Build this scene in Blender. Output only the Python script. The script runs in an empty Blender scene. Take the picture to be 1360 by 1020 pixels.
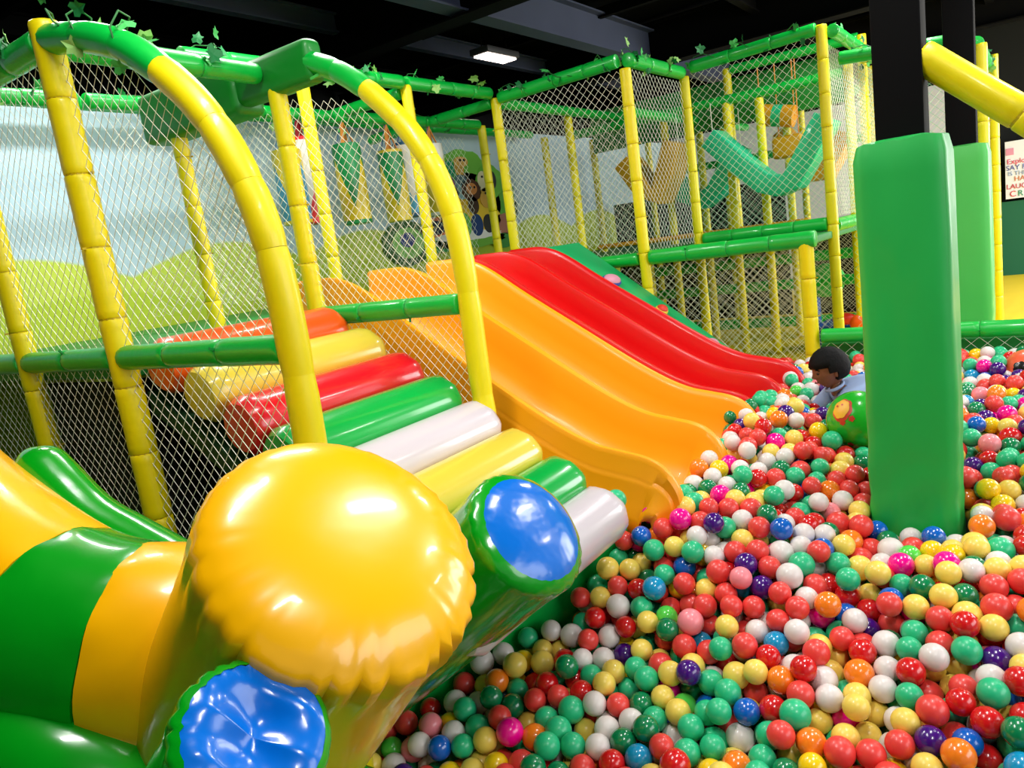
import bpy, bmesh, math, random
import numpy as np
from mathutils import Vector, Matrix, Quaternion, noise
from mathutils.kdtree import KDTree
random.seed(7); np.random.seed(7)
S = bpy.context.scene
COL = S.collection
PI = math.pi

# ------------------------------------------------------------------ camera
# world axes: +X runs along the stair rollers (u), +Y runs up the slides (v), Z up; camera above the origin
FPX, PITCH, ROLL, YAW, EYE = 1000.0, math.radians(10.3), math.radians(8.0), math.radians(36), 1.9
def rot(x, y, z):
    return Vector((math.sin(YAW) * x + math.cos(YAW) * y, -math.cos(YAW) * x + math.sin(YAW) * y, z))
_F = Vector((0, math.cos(PITCH), -math.sin(PITCH))); _R0 = Vector((1, 0, 0)); _U0 = Vector((0, math.sin(PITCH), math.cos(PITCH)))
_R = math.cos(ROLL) * _R0 - math.sin(ROLL) * _U0; _U = math.sin(ROLL) * _R0 + math.cos(ROLL) * _U0
FW, RT, UP = rot(*_F), rot(*_R), rot(*_U)
EYEP = Vector((0, 0, EYE))
cam = bpy.data.cameras.new('camera'); camo = bpy.data.objects.new('camera', cam); COL.objects.link(camo)
cam.sensor_fit = 'HORIZONTAL'; cam.sensor_width = 36; cam.lens = FPX * 36 / 1360; cam.clip_start = .05; cam.clip_end = 100
m = Matrix((RT, UP, -FW)).transposed().to_4x4(); m.translation = EYEP
camo.matrix_world = m
S.camera = camo
def ray(x, y): return FW + RT * ((x - 680) / FPX) - UP * ((y - 510) / FPX)
def D(x, y, d): return EYEP + ray(x, y) * d                    # at a depth
def atZ(x, y, z): r = ray(x, y); return EYEP + r * ((z - EYE) / r.z)
def atU(x, y, u): r = ray(x, y); return EYEP + r * (u / r.x)
def atV(x, y, v): r = ray(x, y); return EYEP + r * (v / r.y)
def proj(P):
    d = Vector(P) - EYEP; z = d.dot(FW)
    if z < .05: return (-9999, -9999, z)
    return (680 + FPX * d.dot(RT) / z, 510 - FPX * d.dot(UP) / z, z)

# ------------------------------------------------------------------ world and light
S.view_settings.view_transform = 'Standard'; S.view_settings.look = 'None'
S.view_settings.gamma = 1; S.view_settings.use_curve_mapping = False
S.view_settings.exposure = -0.42
w = bpy.data.worlds.new('daylight'); S.world = w; w.use_nodes = True
w.node_tree.nodes['Background'].inputs[0].default_value = (.93, .97, 1, 1)
w.node_tree.nodes['Background'].inputs[1].default_value = .42
def area(name, loc, size, sizey, power, look, color=(1, 1, 1)):
    l = bpy.data.lights.new(name, 'AREA'); l.shape = 'RECTANGLE'; l.size = size; l.size_y = sizey; l.energy = power; l.color = color
    o = bpy.data.objects.new(name, l); COL.objects.link(o); o.location = loc
    o.rotation_euler = (Vector(look) - Vector(loc)).to_track_quat('-Z', 'Y').to_euler()
    return o
# daylight through the glass shopfront on the right and behind, and the ceiling lamps' light
area('window_daylight', (2.5, -6.5, 3.2), 7, 2.6, 330, (3, 0, .8), (.97, .98, 1))
area('window_daylight_far', (11, -3.6, 2.4), 5, 2.6, 560, (9.5, 2, 1.0), (1, .99, .97))
LAMPS = [(1.2, 1.6), (3.2, 0.2), (3.2, 3.2), (0.2, -0.9), (5.2, -1.2), (7.0, 0.9), (2.4, 4.6), (9.8, -1.2), (6.4, -3.2)]
for i, (x, y) in enumerate(LAMPS):
    area('lamp_light', (x, y, 4.02), 1.1, .18, 70, (x, y, 0), (1, .98, .95))

# ------------------------------------------------------------------ materials
def lin(c):
    return tuple((v / 255 / 12.92) if v / 255 <= .04045 else ((v / 255 + .055) / 1.055) ** 2.4 for v in c)
def mat(name, rgb, rough=.4, coat=0., metal=0., bump=0., bscale=8., bdist=.01, var=0., vscale=3., emit=0, spec=.5, sss=0., stretch=None):
    M = bpy.data.materials.new(name); M.use_nodes = True; nt = M.node_tree; b = nt.nodes['Principled BSDF']
    c = lin(rgb) + (1,)
    b.inputs['Base Color'].default_value = c; b.inputs['Roughness'].default_value = rough
    b.inputs['Metallic'].default_value = metal; b.inputs['Coat Weight'].default_value = coat; b.inputs['Coat Roughness'].default_value = .08
    b.inputs['Specular IOR Level'].default_value = spec
    if sss: b.inputs['Subsurface Weight'].default_value = sss; b.inputs['Subsurface Radius'].default_value = (.02, .02, .02)
    if emit: b.inputs['Emission Color'].default_value = c; b.inputs['Emission Strength'].default_value = emit
    tc = nt.nodes.new('ShaderNodeTexCoord')
    src = tc.outputs['Object']
    if stretch:
        mp = nt.nodes.new('ShaderNodeMapping'); mp.inputs['Scale'].default_value = stretch
        nt.links.new(src, mp.inputs['Vector']); src = mp.outputs['Vector']
    if bump:
        n = nt.nodes.new('ShaderNodeTexNoise'); n.inputs['Scale'].default_value = bscale; n.inputs['Detail'].default_value = 3
        bp = nt.nodes.new('ShaderNodeBump'); bp.inputs['Strength'].default_value = bump; bp.inputs['Distance'].default_value = bdist
        nt.links.new(src, n.inputs['Vector']); nt.links.new(n.outputs['Fac'], bp.inputs['Height']); nt.links.new(bp.outputs['Normal'], b.inputs['Normal'])
    if var:
        n = nt.nodes.new('ShaderNodeTexNoise'); n.inputs['Scale'].default_value = vscale; n.inputs['Detail'].default_value = 4
        mr = nt.nodes.new('ShaderNodeMapRange'); mr.inputs['To Min'].default_value = 1 - var; mr.inputs['To Max'].default_value = 1 + var
        mx = nt.nodes.new('ShaderNodeVectorMath'); mx.operation = 'SCALE'; mx.inputs[0].default_value = c[:3]
        nt.links.new(src, n.inputs['Vector']); nt.links.new(n.outputs['Fac'], mr.inputs['Value']); nt.links.new(mr.outputs['Result'], mx.inputs['Scale'])
        nt.links.new(mx.outputs['Vector'], b.inputs['Base Color'])
    return M
M = dict(
    ypole=mat('yellow_foam', (242, 224, 0), .42, .15, bump=.25, bscale=9, bdist=.006, var=.06, vscale=6),
    gbar=mat('green_foam', (0, 186, 62), .38, .3, bump=.3, bscale=9, bdist=.006, var=.08),
    tie=mat('cable_tie', (196, 170, 20), .5), gtie=mat('green_cable_tie', (0, 140, 56), .5),
    net=mat('net_cord', (246, 246, 232), .8), netg=mat('net_cord_pale_green', (170, 235, 200), .8),
    infy=mat('inflatable_yellow', (255, 186, 0), .26, .4, bump=.25, bscale=3.5, bdist=.02, var=.04, vscale=2),
    infg=mat('inflatable_green', (2, 150, 22), .22, .6, bump=.25, bscale=4, bdist=.02, var=.08, vscale=2),
    infb=mat('inflatable_blue', (0, 106, 206), .22, .35, bump=.4, bscale=7, bdist=.02, var=.06, vscale=3),
    slidey=mat('slide_amber', (250, 163, 0), .42, .08, var=.04, vscale=1.5),
    slider=mat('slide_red', (222, 0, 6), .34, .15, var=.05, vscale=1.5),
    vor=mat('vinyl_orange', (250, 92, 18), .3, .5, bump=.15, bscale=5), vye=mat('vinyl_pale_yellow', (228, 204, 66), .28, .5, bump=.15, bscale=5),
    vre=mat('vinyl_red', (226, 12, 30), .26, .5, bump=.15, bscale=5), vgr=mat('vinyl_green', (0, 172, 66), .26, .5, bump=.15, bscale=5),
    vwh=mat('vinyl_white', (214, 204, 210), .28, .5, bump=.15, bscale=5),
    pad=mat('column_pad_green', (22, 176, 74), .5, .1, bump=.5, bscale=5, bdist=.02, var=.08, vscale=2, stretch=(1, 1, .35)),
    pad2=mat('column_pad_light_green', (74, 190, 84), .5, .1, bump=.3, bscale=4, bdist=.02, var=.06, vscale=2),
    steelb=mat('black_steel', (5, 5, 6), .8, var=.2, spec=.12), steelw=mat('steel_primer_grey', (66, 74, 98), .6, var=.2, vscale=2),
    ceil=mat('ceiling_black', (7, 8, 10), .95, var=.3, vscale=1.2, spec=.1), dark=mat('dark_matte', (8, 12, 11), .95),
    deck=mat('deck_green_mat', (10, 132, 52), .55, .1, bump=.1), turf=mat('fascia_green', (0, 132, 36), .5, .1, bump=.2, bscale=3, var=.1),
    yfloor=mat('yellow_floor_mat', (246, 214, 40), .6, var=.06), pit=mat('pit_floor', (60, 80, 60), .9),
    wwhite=mat('white_partition', (222, 224, 236), .7, var=.03), dgreen=mat('dark_green_wall', (0, 96, 66), .6, var=.05),
    leafa=mat('leaf_green', (70, 190, 90), .6, var=.2, vscale=20), leafb=mat('leaf_pale', (150, 205, 110), .6, var=.2, vscale=20), leafc=mat('leaf_dark', (20, 120, 60), .6, var=.2, vscale=20),
    stem=mat('vine_stem', (40, 110, 50), .7),
    mint=mat('vinyl_mint', (30, 205, 150), .45, .2, bump=.4, bscale=8), minte=mat('vinyl_dark_edge', (6, 66, 30), .6), mus=mat('vinyl_mustard', (214, 160, 10), .45, .2, bump=.2),
    amber=mat('vinyl_amber', (240, 168, 20), .45, .2), strap=mat('orange_strap', (235, 150, 60), .6), strapb=mat('blue_strap', (30, 90, 140), .6), strapr=mat('red_strap', (150, 20, 30), .6),
    bagr=mat('bag_red', (228, 20, 28), .35, .3), bagw=mat('bag_white', (232, 228, 220), .35, .3), bagg=mat('bag_green', (0, 140, 70), .35, .3), bagy=mat('bag_yellow', (236, 206, 40), .35, .3), bagb=mat('bag_blue', (70, 160, 205), .35, .3), bagd=mat('bag_dark_blue', (20, 90, 130), .35, .3),
    ramp=mat('ramp_green', (10, 176, 100), .5, .1, var=.06), pink=mat('hold_pink', (226, 150, 176), .5), hred=mat('hold_red', (225, 50, 30), .5), hblue=mat('hold_blue', (20, 70, 170), .5), hyel=mat('hold_yellow', (240, 205, 60), .5),
    skin=mat('skin_brown', (128, 78, 52), .5, sss=.1), hair=mat('hair_black', (4, 4, 5), .7, spec=.2, bump=.6, bscale=90, bdist=.004), shirt=mat('shirt_grey_blue', (150, 172, 214), .8, bump=.3, bscale=14, bdist=.01), trouser=mat('trousers_dark', (40, 46, 70), .8),
    eye=mat('eye_dark', (15, 10, 10), .2), lips=mat('lips', (110, 52, 44), .5),
    gball=mat('play_ball_green', (30, 178, 40), .25, .5), oball=mat('play_ball_orange', (240, 96, 60), .35, .3), bprint=mat('print_yellow', (240, 180, 30), .4), bprintr=mat('print_red', (200, 50, 30), .4),
    lamp=mat('lamp_diffuser', (255, 235, 222), .5, emit=9), lampf=mat('lamp_frame', (60, 60, 62), .5),
    white=mat('white_board', (236, 236, 240), .6), blue=mat('toy_blue', (10, 70, 160), .4, .2), red=mat('toy_red', (225, 40, 30), .4, .2),
)
def mural():
    Mx = bpy.data.materials.new('mural_paint'); Mx.use_nodes = True; nt = Mx.node_tree; b = nt.nodes['Principled BSDF']; b.inputs['Roughness'].default_value = .75
    N = nt.nodes.new; L = nt.links.new
    tc = N('ShaderNodeTexCoord'); sp = N('ShaderNodeSeparateXYZ'); L(tc.outputs['Object'], sp.inputs[0])
    # printed hills: two overlapping wavy silhouettes under a pale blue sky
    def hill(freq, ph, amp, base):
        m1 = N('ShaderNodeMath'); m1.operation = 'MULTIPLY_ADD'; m1.inputs[1].default_value = freq; m1.inputs[2].default_value = ph; L(sp.outputs['X'], m1.inputs[0])
        s = N('ShaderNodeMath'); s.operation = 'SINE'; L(m1.outputs[0], s.inputs[0])
        s2 = N('ShaderNodeMath'); s2.operation = 'ABSOLUTE'; L(s.outputs[0], s2.inputs[0])
        a = N('ShaderNodeMath'); a.operation = 'MULTIPLY_ADD'; a.inputs[1].default_value = amp; a.inputs[2].default_value = base; L(s2.outputs[0], a.inputs[0])
        d = N('ShaderNodeMath'); d.operation = 'SUBTRACT'; L(a.outputs[0], d.inputs[0]); L(sp.outputs['Z'], d.inputs[1])
        r = N('ShaderNodeMapRange'); r.inputs['From Min'].default_value = -.012; r.inputs['From Max'].default_value = .012; L(d.outputs[0], r.inputs['Value'])
        return r.outputs['Result']
    nz = N('ShaderNodeTexNoise'); nz.inputs['Scale'].default_value = .8; L(tc.outputs['Object'], nz.inputs['Vector'])
    sky = N('ShaderNodeMixRGB'); sky.inputs[1].default_value = lin((170, 202, 218)) + (1,); sky.inputs[2].default_value = lin((196, 218, 230)) + (1,); L(nz.outputs['Fac'], sky.inputs[0])
    m1 = N('ShaderNodeMixRGB'); m1.inputs[2].default_value = lin((196, 214, 76)) + (1,); L(sky.outputs[0], m1.inputs[1]); L(hill(1.9, .4, .2, 2.06), m1.inputs[0])
    m2 = N('ShaderNodeMixRGB'); m2.inputs[2].default_value = lin((182, 204, 52)) + (1,); L(m1.outputs[0], m2.inputs[1]); L(hill(1.25, 1.3, .25, 1.72), m2.inputs[0])
    L(m2.outputs[0], b.inputs['Base Color'])
    return Mx
M['mural'] = mural()

# ------------------------------------------------------------------ helpers
ORG = {}
def tag(o, label=None, cat=None, group=None, kind=None):
    for k, v in (('label', label), ('category', cat), ('group', group), ('kind', kind)):
        if v: o[k] = v
    return o
def empty(name, loc, label, cat, group=None):
    o = bpy.data.objects.new(name, None); COL.objects.link(o); o.location = loc; o.empty_display_size = .1
    ORG[o.name] = Vector(loc); return tag(o, label, cat, group)
def link(name, me, parent=None, org=None):
    o = bpy.data.objects.new(name, me); COL.objects.link(o)
    if parent: o.parent = parent; ORG[o.name] = ORG[parent.name]
    elif org is not None: o.location = org; ORG[o.name] = Vector(org)
    else: ORG[o.name] = Vector((0, 0, 0))
    return o
def mk(name, verts, faces, mats, parent=None, smooth=True, mi=None, bevel=0, free=False):
    """one mesh object from world-space vertices"""
    vs = [Vector(v) for v in verts]
    if parent: org = ORG[parent.name]
    else:
        n = len(vs); org = Vector((sum(v.x for v in vs) / n, sum(v.y for v in vs) / n, min(v.z for v in vs)))
        if free: org = Vector((0, 0, 0))
    me = bpy.data.meshes.new(name); me.from_pydata([v - org for v in vs], [], faces)
    if not isinstance(mats, (list, tuple)): mats = [mats]
    for x in mats: me.materials.append(x)
    if mi: me.polygons.foreach_set('material_index', mi)
    bm = bmesh.new(); bm.from_mesh(me)
    bmesh.ops.recalc_face_normals(bm, faces=bm.faces)
    if bevel:
        bmesh.ops.bevel(bm, geom=[e for e in bm.edges if e.calc_face_angle(0) > .5], offset=bevel, segments=3, affect='EDGES', profile=.5)
    bm.to_mesh(me); bm.free()
    if smooth:
        me.polygons.foreach_set('use_smooth', [True] * len(me.polygons))
        try: me.set_sharp_from_angle(angle=math.radians(45))
        except Exception: pass
    me.update()
    return link(name, me, parent, None if parent else org)
def boxvf(lo, hi):
    x0, y0, z0 = lo; x1, y1, z1 = hi
    v = [(x0, y0, z0), (x1, y0, z0), (x1, y1, z0), (x0, y1, z0), (x0, y0, z1), (x1, y0, z1), (x1, y1, z1), (x0, y1, z1)]
    return v, [(0, 3, 2, 1), (4, 5, 6, 7), (0, 1, 5, 4), (1, 2, 6, 5), (2, 3, 7, 6), (3, 0, 4, 7)]
def box(name, lo, hi, mt, parent=None, bevel=0): 
    v, f = boxvf(lo, hi); return mk(name, v, f, mt, parent, bevel=bevel)
def merge(parts):
    V, F = [], []
    for v, f in parts:
        o = len(V); V += list(v); F += [tuple(i + o for i in q) for q in f]
    return V, F
def frames(path):
    P = [Vector(p) for p in path]; T = []
    for i in range(len(P)):
        a = P[max(0, i - 1)]; b = P[min(len(P) - 1, i + 1)]; T.append((b - a).normalized())
    up = Vector((0, 0, 1)) if abs(T[0].z) < .9 else Vector((1, 0, 0))
    n = (up - T[0] * up.dot(T[0])).normalized(); out = []
    for i in range(len(P)):
        n = (n - T[i] * n.dot(T[i])).normalized(); out.append((P[i], T[i], n, T[i].cross(n)))
    return out
def sweep(path, rad, seg=14, cap=True, disp=None):
    fr = frames(path); V = []; F = []; n = len(fr)
    for i, (p, t, a, b) in enumerate(fr):
        r = rad(i / (n - 1)) if callable(rad) else (rad[i] if isinstance(rad, (list, tuple)) else rad)
        for k in range(seg):
            th = 2 * PI * k / seg; rr = r * (1 + (disp(i / (n - 1), th) if disp else 0))
            V.append(p + (a * math.cos(th) + b * math.sin(th)) * rr)
    for i in range(n - 1):
        for k in range(seg):
            F.append((i * seg + k, i * seg + (k + 1) % seg, (i + 1) * seg + (k + 1) % seg, (i + 1) * seg + k))
    if cap: F.append(tuple(range(seg))[::-1]); F.append(tuple((n - 1) * seg + k for k in range(seg)))
    return V, F
def smoothpath(pts, n):
    P = [Vector(p) for p in pts]; P = [P[0] * 2 - P[1]] + P + [P[-1] * 2 - P[-2]]; out = []
    for i in range(1, len(P) - 2):
        for k in range(n):
            t = k / n; a, b, c, d = P[i - 1], P[i], P[i + 1], P[i + 2]
            out.append(.5 * ((2 * b) + (c - a) * t + (2 * a - 5 * b + 4 * c - d) * t * t + (3 * b - a - 3 * c + d) * t ** 3))
    out.append(P[-2]); return out
def ball_mesh(name, r, seg, rings, mt):
    V = [(0, 0, r)]; F = []
    for i in range(1, rings):
        a = PI * i / rings
        for k in range(seg): b = 2 * PI * k / seg; V.append((r * math.sin(a) * math.cos(b), r * math.sin(a) * math.sin(b), r * math.cos(a)))
    V.append((0, 0, -r)); L = len(V) - 1
    for k in range(seg):
        F.append((0, 1 + k, 1 + (k + 1) % seg)); F.append((L, L - seg + (k + 1) % seg, L - seg + k))
    for i in range(rings - 2):
        for k in range(seg):
            a = 1 + i * seg + k; b = 1 + i * seg + (k + 1) % seg; F.append((a, a + seg, b + seg, b))
    if mt is None: return V, F
    me = bpy.data.meshes.new(name); me.from_pydata(V, [], F); me.materials.append(mt)
    me.polygons.foreach_set('use_smooth', [True] * len(me.polygons)); return me
def ellipsoid(name, c, r, mt, parent, seg=16, rings=10, axes=None, fn=None):
    V, F = ball_mesh('', 1, seg, rings, None); c = Vector(c)
    ax = axes or (Vector((1, 0, 0)), Vector((0, 1, 0)), Vector((0, 0, 1))); W = []
    for v in V:
        v = Vector(v)
        if fn: v = fn(v)
        W.append(c + ax[0] * v.x * r[0] + ax[1] * v.y * r[1] + ax[2] * v.z * r[2])
    return mk(name, W, F, mt, parent)

# ------------------------------------------------------------------ padded poles and bars (foam sleeves on pipes)
_sl = {}
def sleeve_mesh(mt, r):
    key = (mt.name, round(r, 4))
    if key not in _sl:
        prof = [(0, .93), (.02, 1.0), (.12, 1.02), (.5, 1.0), (.88, 1.02), (.98, 1.0), (1, .93)]
        V = []; F = []; seg = 14
        for z, k in prof:
            for j in range(seg): a = 2 * PI * j / seg; V.append((r * k * math.cos(a), r * k * math.sin(a), z))
        for i in range(len(prof) - 1):
            for j in range(seg): F.append((i * seg + j, i * seg + (j + 1) % seg, (i + 1) * seg + (j + 1) % seg, (i + 1) * seg + j))
        F.append(tuple(range(seg))[::-1]); F.append(tuple(range((len(prof) - 1) * seg, len(prof) * seg)))
        me = bpy.data.meshes.new('sleeve'); me.from_pydata(V, [], F); me.materials.append(mt)
        me.polygons.foreach_set('use_smooth', [True] * len(me.polygons)); _sl[key] = me
        ring = [Vector((math.cos(2 * PI * k / 14) * r * .93, math.sin(2 * PI * k / 14) * r * .93, 0)) for k in range(15)]
        v, f = merge([sweep([(0, 0, -.006), (0, 0, .006)], r * .95, 14)] + [boxvf((r * .9, -.005, -.004), (r * 1.35, .003, .004))])
        t = bpy.data.meshes.new('tie'); t.from_pydata([tuple(x) for x in v], [], f); t.materials.append(M['gtie'] if mt is M['gbar'] else M['tie']); _sl[key + ('t',)] = t
    return _sl[key], _sl[key + ('t',)]
def run(name, p0, p1, r, mt, label, cat, group=None, step=.27, ties=True):
    p0, p1 = Vector(p0), Vector(p1); d = p1 - p0; L = d.length; n = max(1, round(L / step))
    e = empty(name, p0, label, cat, group); sm, tm = sleeve_mesh(mt, r); q = d.to_track_quat('Z', 'Y')
    for k in range(n):
        o = bpy.data.objects.new('foam_sleeve', sm); COL.objects.link(o); o.parent = e
        o.location = d * (k / n); o.rotation_mode = 'QUATERNION'; o.rotation_quaternion = q @ Quaternion((0, 0, 1), random.random() * 6)
        o.scale = (1 + random.uniform(-.03, .03), 1 + random.uniform(-.03, .03), L / n)
        if ties and k:
            t = bpy.data.objects.new('cable_tie', tm); COL.objects.link(t); t.parent = e; t.location = d * (k / n)
            t.rotation_mode = 'QUATERNION'; t.rotation_quaternion = q @ Quaternion((0, 0, 1), random.random() * 6)
    return e
def pole(u, v, z0, z1, label, group=None, r=.043, ties=True, step=.27):
    return run('padded_pole', (u, v, z0), (u, v, z1), r, M['ypole'], label, 'pole', group, step, ties)
def bar(p0, p1, label, group=None, r=.046, mt=None, ties=True, step=.3):
    return run('padded_bar', p0, p1, r, mt or M['gbar'], label, 'bar', group, step, ties)
def curved(name, pts, r, segs, label, cat, group=None):
    """bent padded pipe; segs = list of (material, n sleeves) along the path"""
    path = smoothpath(pts, 8); n = len(path) - 1; tot = sum(s[1] for s in segs)
    e = empty(name, path[0], label, cat, group); k = 0
    for mt, c in segs:
        for _ in range(c):
            a = int(round(k * n / tot)); b = int(round((k + 1) * n / tot)); seg = path[a:b + 1]; m_ = len(seg)
            V, F = sweep(seg, lambda t, m_=m_: r * (.95 if t < .001 or t > .999 else 1.02), 14)
            o = mk('foam_sleeve', V, F, mt, e)
            if mt is M['gbar']: o['label'] = 'green foam sleeve'
            k += 1
    return e

# ------------------------------------------------------------------ nets
def net(name, o, eu, ev, poly, label, group=None, a=.034, b=.034, r=.0016, mt=None, sag=.015):
    """diamond mesh netting inside the polygon poly (list of (s,t) in metres along eu, ev from o)"""
    o, eu, ev = Vector(o), Vector(eu), Vector(ev); nn = eu.cross(ev).normalized()
    def inside(x, y):
        c = False; j = len(poly) - 1
        for i in range(len(poly)):
            xi, yi = poly[i]; xj, yj = poly[j]
            if (yi > y) != (yj > y) and x < (xj - xi) * (y - yi) / (yj - yi) + xi: c = not c
            j = i
        return c
    xs = [p[0] for p in poly]; ys = [p[1] for p in poly]; nodes = {}
    for i in range(int(min(xs) / a) - 1, int(max(xs) / a) + 2):
        for j in range(int(min(ys) / b) - 1, int(max(ys) / b) + 2):
            if (i + j) % 2 == 0 and inside(i * a, j * b):
                x, y = i * a, j * b; w1 = noise.noise(Vector((x * 2.2, y * 2.2, o.x + o.y))); w2 = noise.noise(Vector((x * 3, y * 3, 7 + o.x)))
                nodes[(i, j)] = o + eu * (x + .008 * w2) + ev * (y + .008 * w1) + nn * sag * w1
    V, F = [], []
    for (i, j), p in nodes.items():
        for dj in (1, -1):
            q = nodes.get((i + 1, j + dj))
            if q is None: continue
            d = (q - p).normalized(); s = d.cross(nn).normalized() * r; k = len(V)
            for c in (p, q): V += [c + s, c - s * .5 + nn * r * .87, c - s * .5 - nn * r * .87]
            F += [(k, k + 1, k + 4, k + 3), (k + 1, k + 2, k + 5, k + 4), (k + 2, k, k + 3, k + 5)]
    org = sum((Vector(v) for v in V), Vector()) / max(1, len(V))
    me = bpy.data.meshes.new(name); me.from_pydata([v - org for v in V], [], F); me.materials.append(mt or M['net'])
    ob = link(name, me, None, org); return tag(ob, label, 'net', group)
def rect(w, h): return [(0, 0), (w, 0), (w, h), (0, h)]

# ================================================================== SETTING
def struct(o): o['kind'] = 'structure'; return o
struct(box('floor', (-4, -6, -.1), (17, 9.2, 0), M['pit']))
o = struct(box('floor', (5.95, -6, .001), (17, 5.55, .4), M['yfloor'])); o['label'] = 'yellow raised play floor beyond the pit'
struct(box('ceiling', (-4, -5, 4.62), (17, 9.2, 4.72), M['ceil']))
struct(box('wall_back', (-4, 5.6, 0), (14.2, 5.68, 3.33), M['mural']))
struct(box('wall_rear', (-4, 9.0, 0), (17, 9.1, 4.62), M['dark']))
struct(box('wall_far_white', (14.2, .62, 0), (14.3, 9.0, 3.45), M['wwhite']))
struct(box('wall_far_green', (14.0, -6, 0), (14.1, .62, 1.52), M['dgreen']))
struct(box('wall_far_dark', (14.3, -6, 0), (14.4, 9.0, 4.62), M['dark']))
struct(box('wall_left', (-4.1, -2, 0), (-4, 9.2, 4.62), M['dark']))
# mural wall: lay the object origin so the print heights are world heights
wb = bpy.data.objects['wall_back']
for v in wb.data.vertices: v.co += wb.location
wb.location = (0, 0, 0)

# steel roof beams
def ibeam(p0, p1, h, wdt, mt, label):
    p0, p1 = Vector(p0), Vector(p1); d = (p1 - p0).normalized(); s = d.cross(Vector((0, 0, 1))).normalized(); t = .02
    parts = []
    for (sa, sb, za, zb) in ((-wdt / 2, wdt / 2, 0, t), (-wdt / 2, wdt / 2, h - t, h), (-t / 2, t / 2, t, h - t)):
        v = [p + s * x + Vector((0, 0, z)) for p in (p0, p1) for x, z in ((sa, za), (sb, za), (sb, zb), (sa, zb))]
        parts.append((v, [(0, 1, 2, 3), (7, 6, 5, 4), (0, 4, 5, 1), (1, 5, 6, 2), (2, 6, 7, 3), (3, 7, 4, 0)]))
    V, F = merge(parts); o = mk('roof_beam', V, F, mt, smooth=False); o['kind'] = 'structure'; o['label'] = label; return o
ibeam((-3, 4.45, 4.05), (16.5, 4.3, 4.05), .42, .2, M['steelw'], 'blue-grey steel roof beam running over the yellow slide')
for x in (2.0, 6.05, 10.2, 13.4): ibeam((x, -4.5, 4.0), (x, 8.9, 4.0), .55, .24, M['steelb'], 'black steel main roof beam')
for i, y in enumerate((-2.4, -.9, .6, 1.8, 2.9, 6.0, 7.4)): ibeam((-3, y, 4.3), (16.5, y, 4.3), .2, .1, M['steelw'] if i % 2 else M['steelb'], 'slim steel purlin under the black ceiling')
for x in (3.4, 4.7, 7.4, 8.8, 11.6): ibeam((x, -4.5, 4.42), (x, 8.9, 4.42), .12, .07, M['steelb'], 'thin steel roof rail')
# ceiling lamps
def lamp(x, y, z, label, group=None):
    e = empty('ceiling_lamp', (x, y, z), label, 'lamp', group)
    box('lamp_housing', (x - .32, y - .13, z + .0), (x + .32, y + .13, z + .07), M['lampf'], e, .01)
    box('diffuser', (x - .29, y - .10, z - .02), (x + .29, y + .10, z + .0), M['lamp'], e, .008)
    for s in (-.25, .25): mk('hanger', *sweep([(x + s, y, z + .07), (x + s, y, 4.62)], .006, 6), M['steelb'], e)
lp = atZ(658, 76, 4.05)
lamp(lp.x, lp.y, 4.05, 'glowing oblong ceiling lamp on the black ceiling above the slides')
for (x, y) in LAMPS: lamp(x, y, 4.05, 'oblong ceiling lamp outside the picture', 'ceiling lamps over the play hall')

# ================================================================== STAIR SIDE FRAMES (plane A: x=1.45, plane B: x=2.5)
Y, G = M['ypole'], M['gbar']
aA = [(1.43, 1.9, .1), (1.44, 1.86, .9), (1.45, 1.84, 1.42), (1.45, 1.84, 1.9), (1.45, 1.90, 2.18), (1.45, 2.05, 2.43), (1.45, 2.3, 2.64), (1.45, 2.55, 2.755), (1.45, 2.82, 2.82)]
curved('arched_pole', aA, .05, [(Y, 7), (G, 3)], 'bent yellow pole turning green at top, left of the rollers', 'pole')
aB = [(2.5, 1.98, .3), (2.5, 1.98, .9), (2.5, 1.98, 1.42), (2.5, 1.98, 1.9), (2.5, 2.03, 2.18), (2.5, 2.14, 2.4), (2.5, 2.32, 2.6), (2.5, 2.5, 2.74), (2.5, 2.68, 2.83)]
curved('arched_pole', aB, .047, [(Y, 7), (G, 2)], 'bent yellow pole turning green at top, between rollers and yellow slide', 'pole')
pole(1.45, 2.83, .02, 2.88, 'tall yellow padded pole right behind the inflatable head, green bars meet at its top', r=.05)
pole(1.45, 3.62, .02, 2.86, 'yellow padded pole at the left edge of the photo')
pole(2.5, 3.77, .02, 2.86, 'yellow pole in front of the pale blue mural, left of the green padded beam end')
pole(2.5, 2.93, .02, 2.78, 'yellow pole beside the red and white punch bag, behind the orange roller')
pole(3.57, 3.93, .02, 3.12, 'yellow pole standing between the two nearest punch bags')
pole(4.55, 3.9, .02, 3.18, 'yellow pole passing behind the bend of the slide-side arched pole')
pole(5.65, 3.86, .02, 3.16, 'yellow pole at the top right corner of the red slide')
pole(6.45, 4.62, .02, 3.12, 'yellow pole in front of the animal cut-out board')
bar((1.45, 1.86, 1.69), (1.45, 2.8, 1.69), 'green padded rail between the arched pole and the tall pole left of the rollers')
bar((1.45, 2.86, 1.69), (1.45, 3.6, 1.69), 'green padded rail between the tall pole and the leftmost pole')
bar((1.45, 3.64, 1.69), (1.45, 4.7, 1.69), 'green padded rail running off the left edge')
bar((2.5, 2.02, 1.69), (2.5, 2.9, 1.69), 'short green padded rail from orange roller to slide-side arched pole')
bar((1.45, 2.86, 2.82), (1.45, 3.62, 2.81), 'green top bar running off the top left corner', r=.05)
bar((1.45, 3.64, 2.81), (1.45, 4.6, 2.79), 'green top bar behind the leftmost pole', r=.05)
bar((1.47, 2.9, 2.83), (2.44, 2.98, 2.84), 'green ivy-dressed top bar leading to the big padded beam', r=.048)
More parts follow.
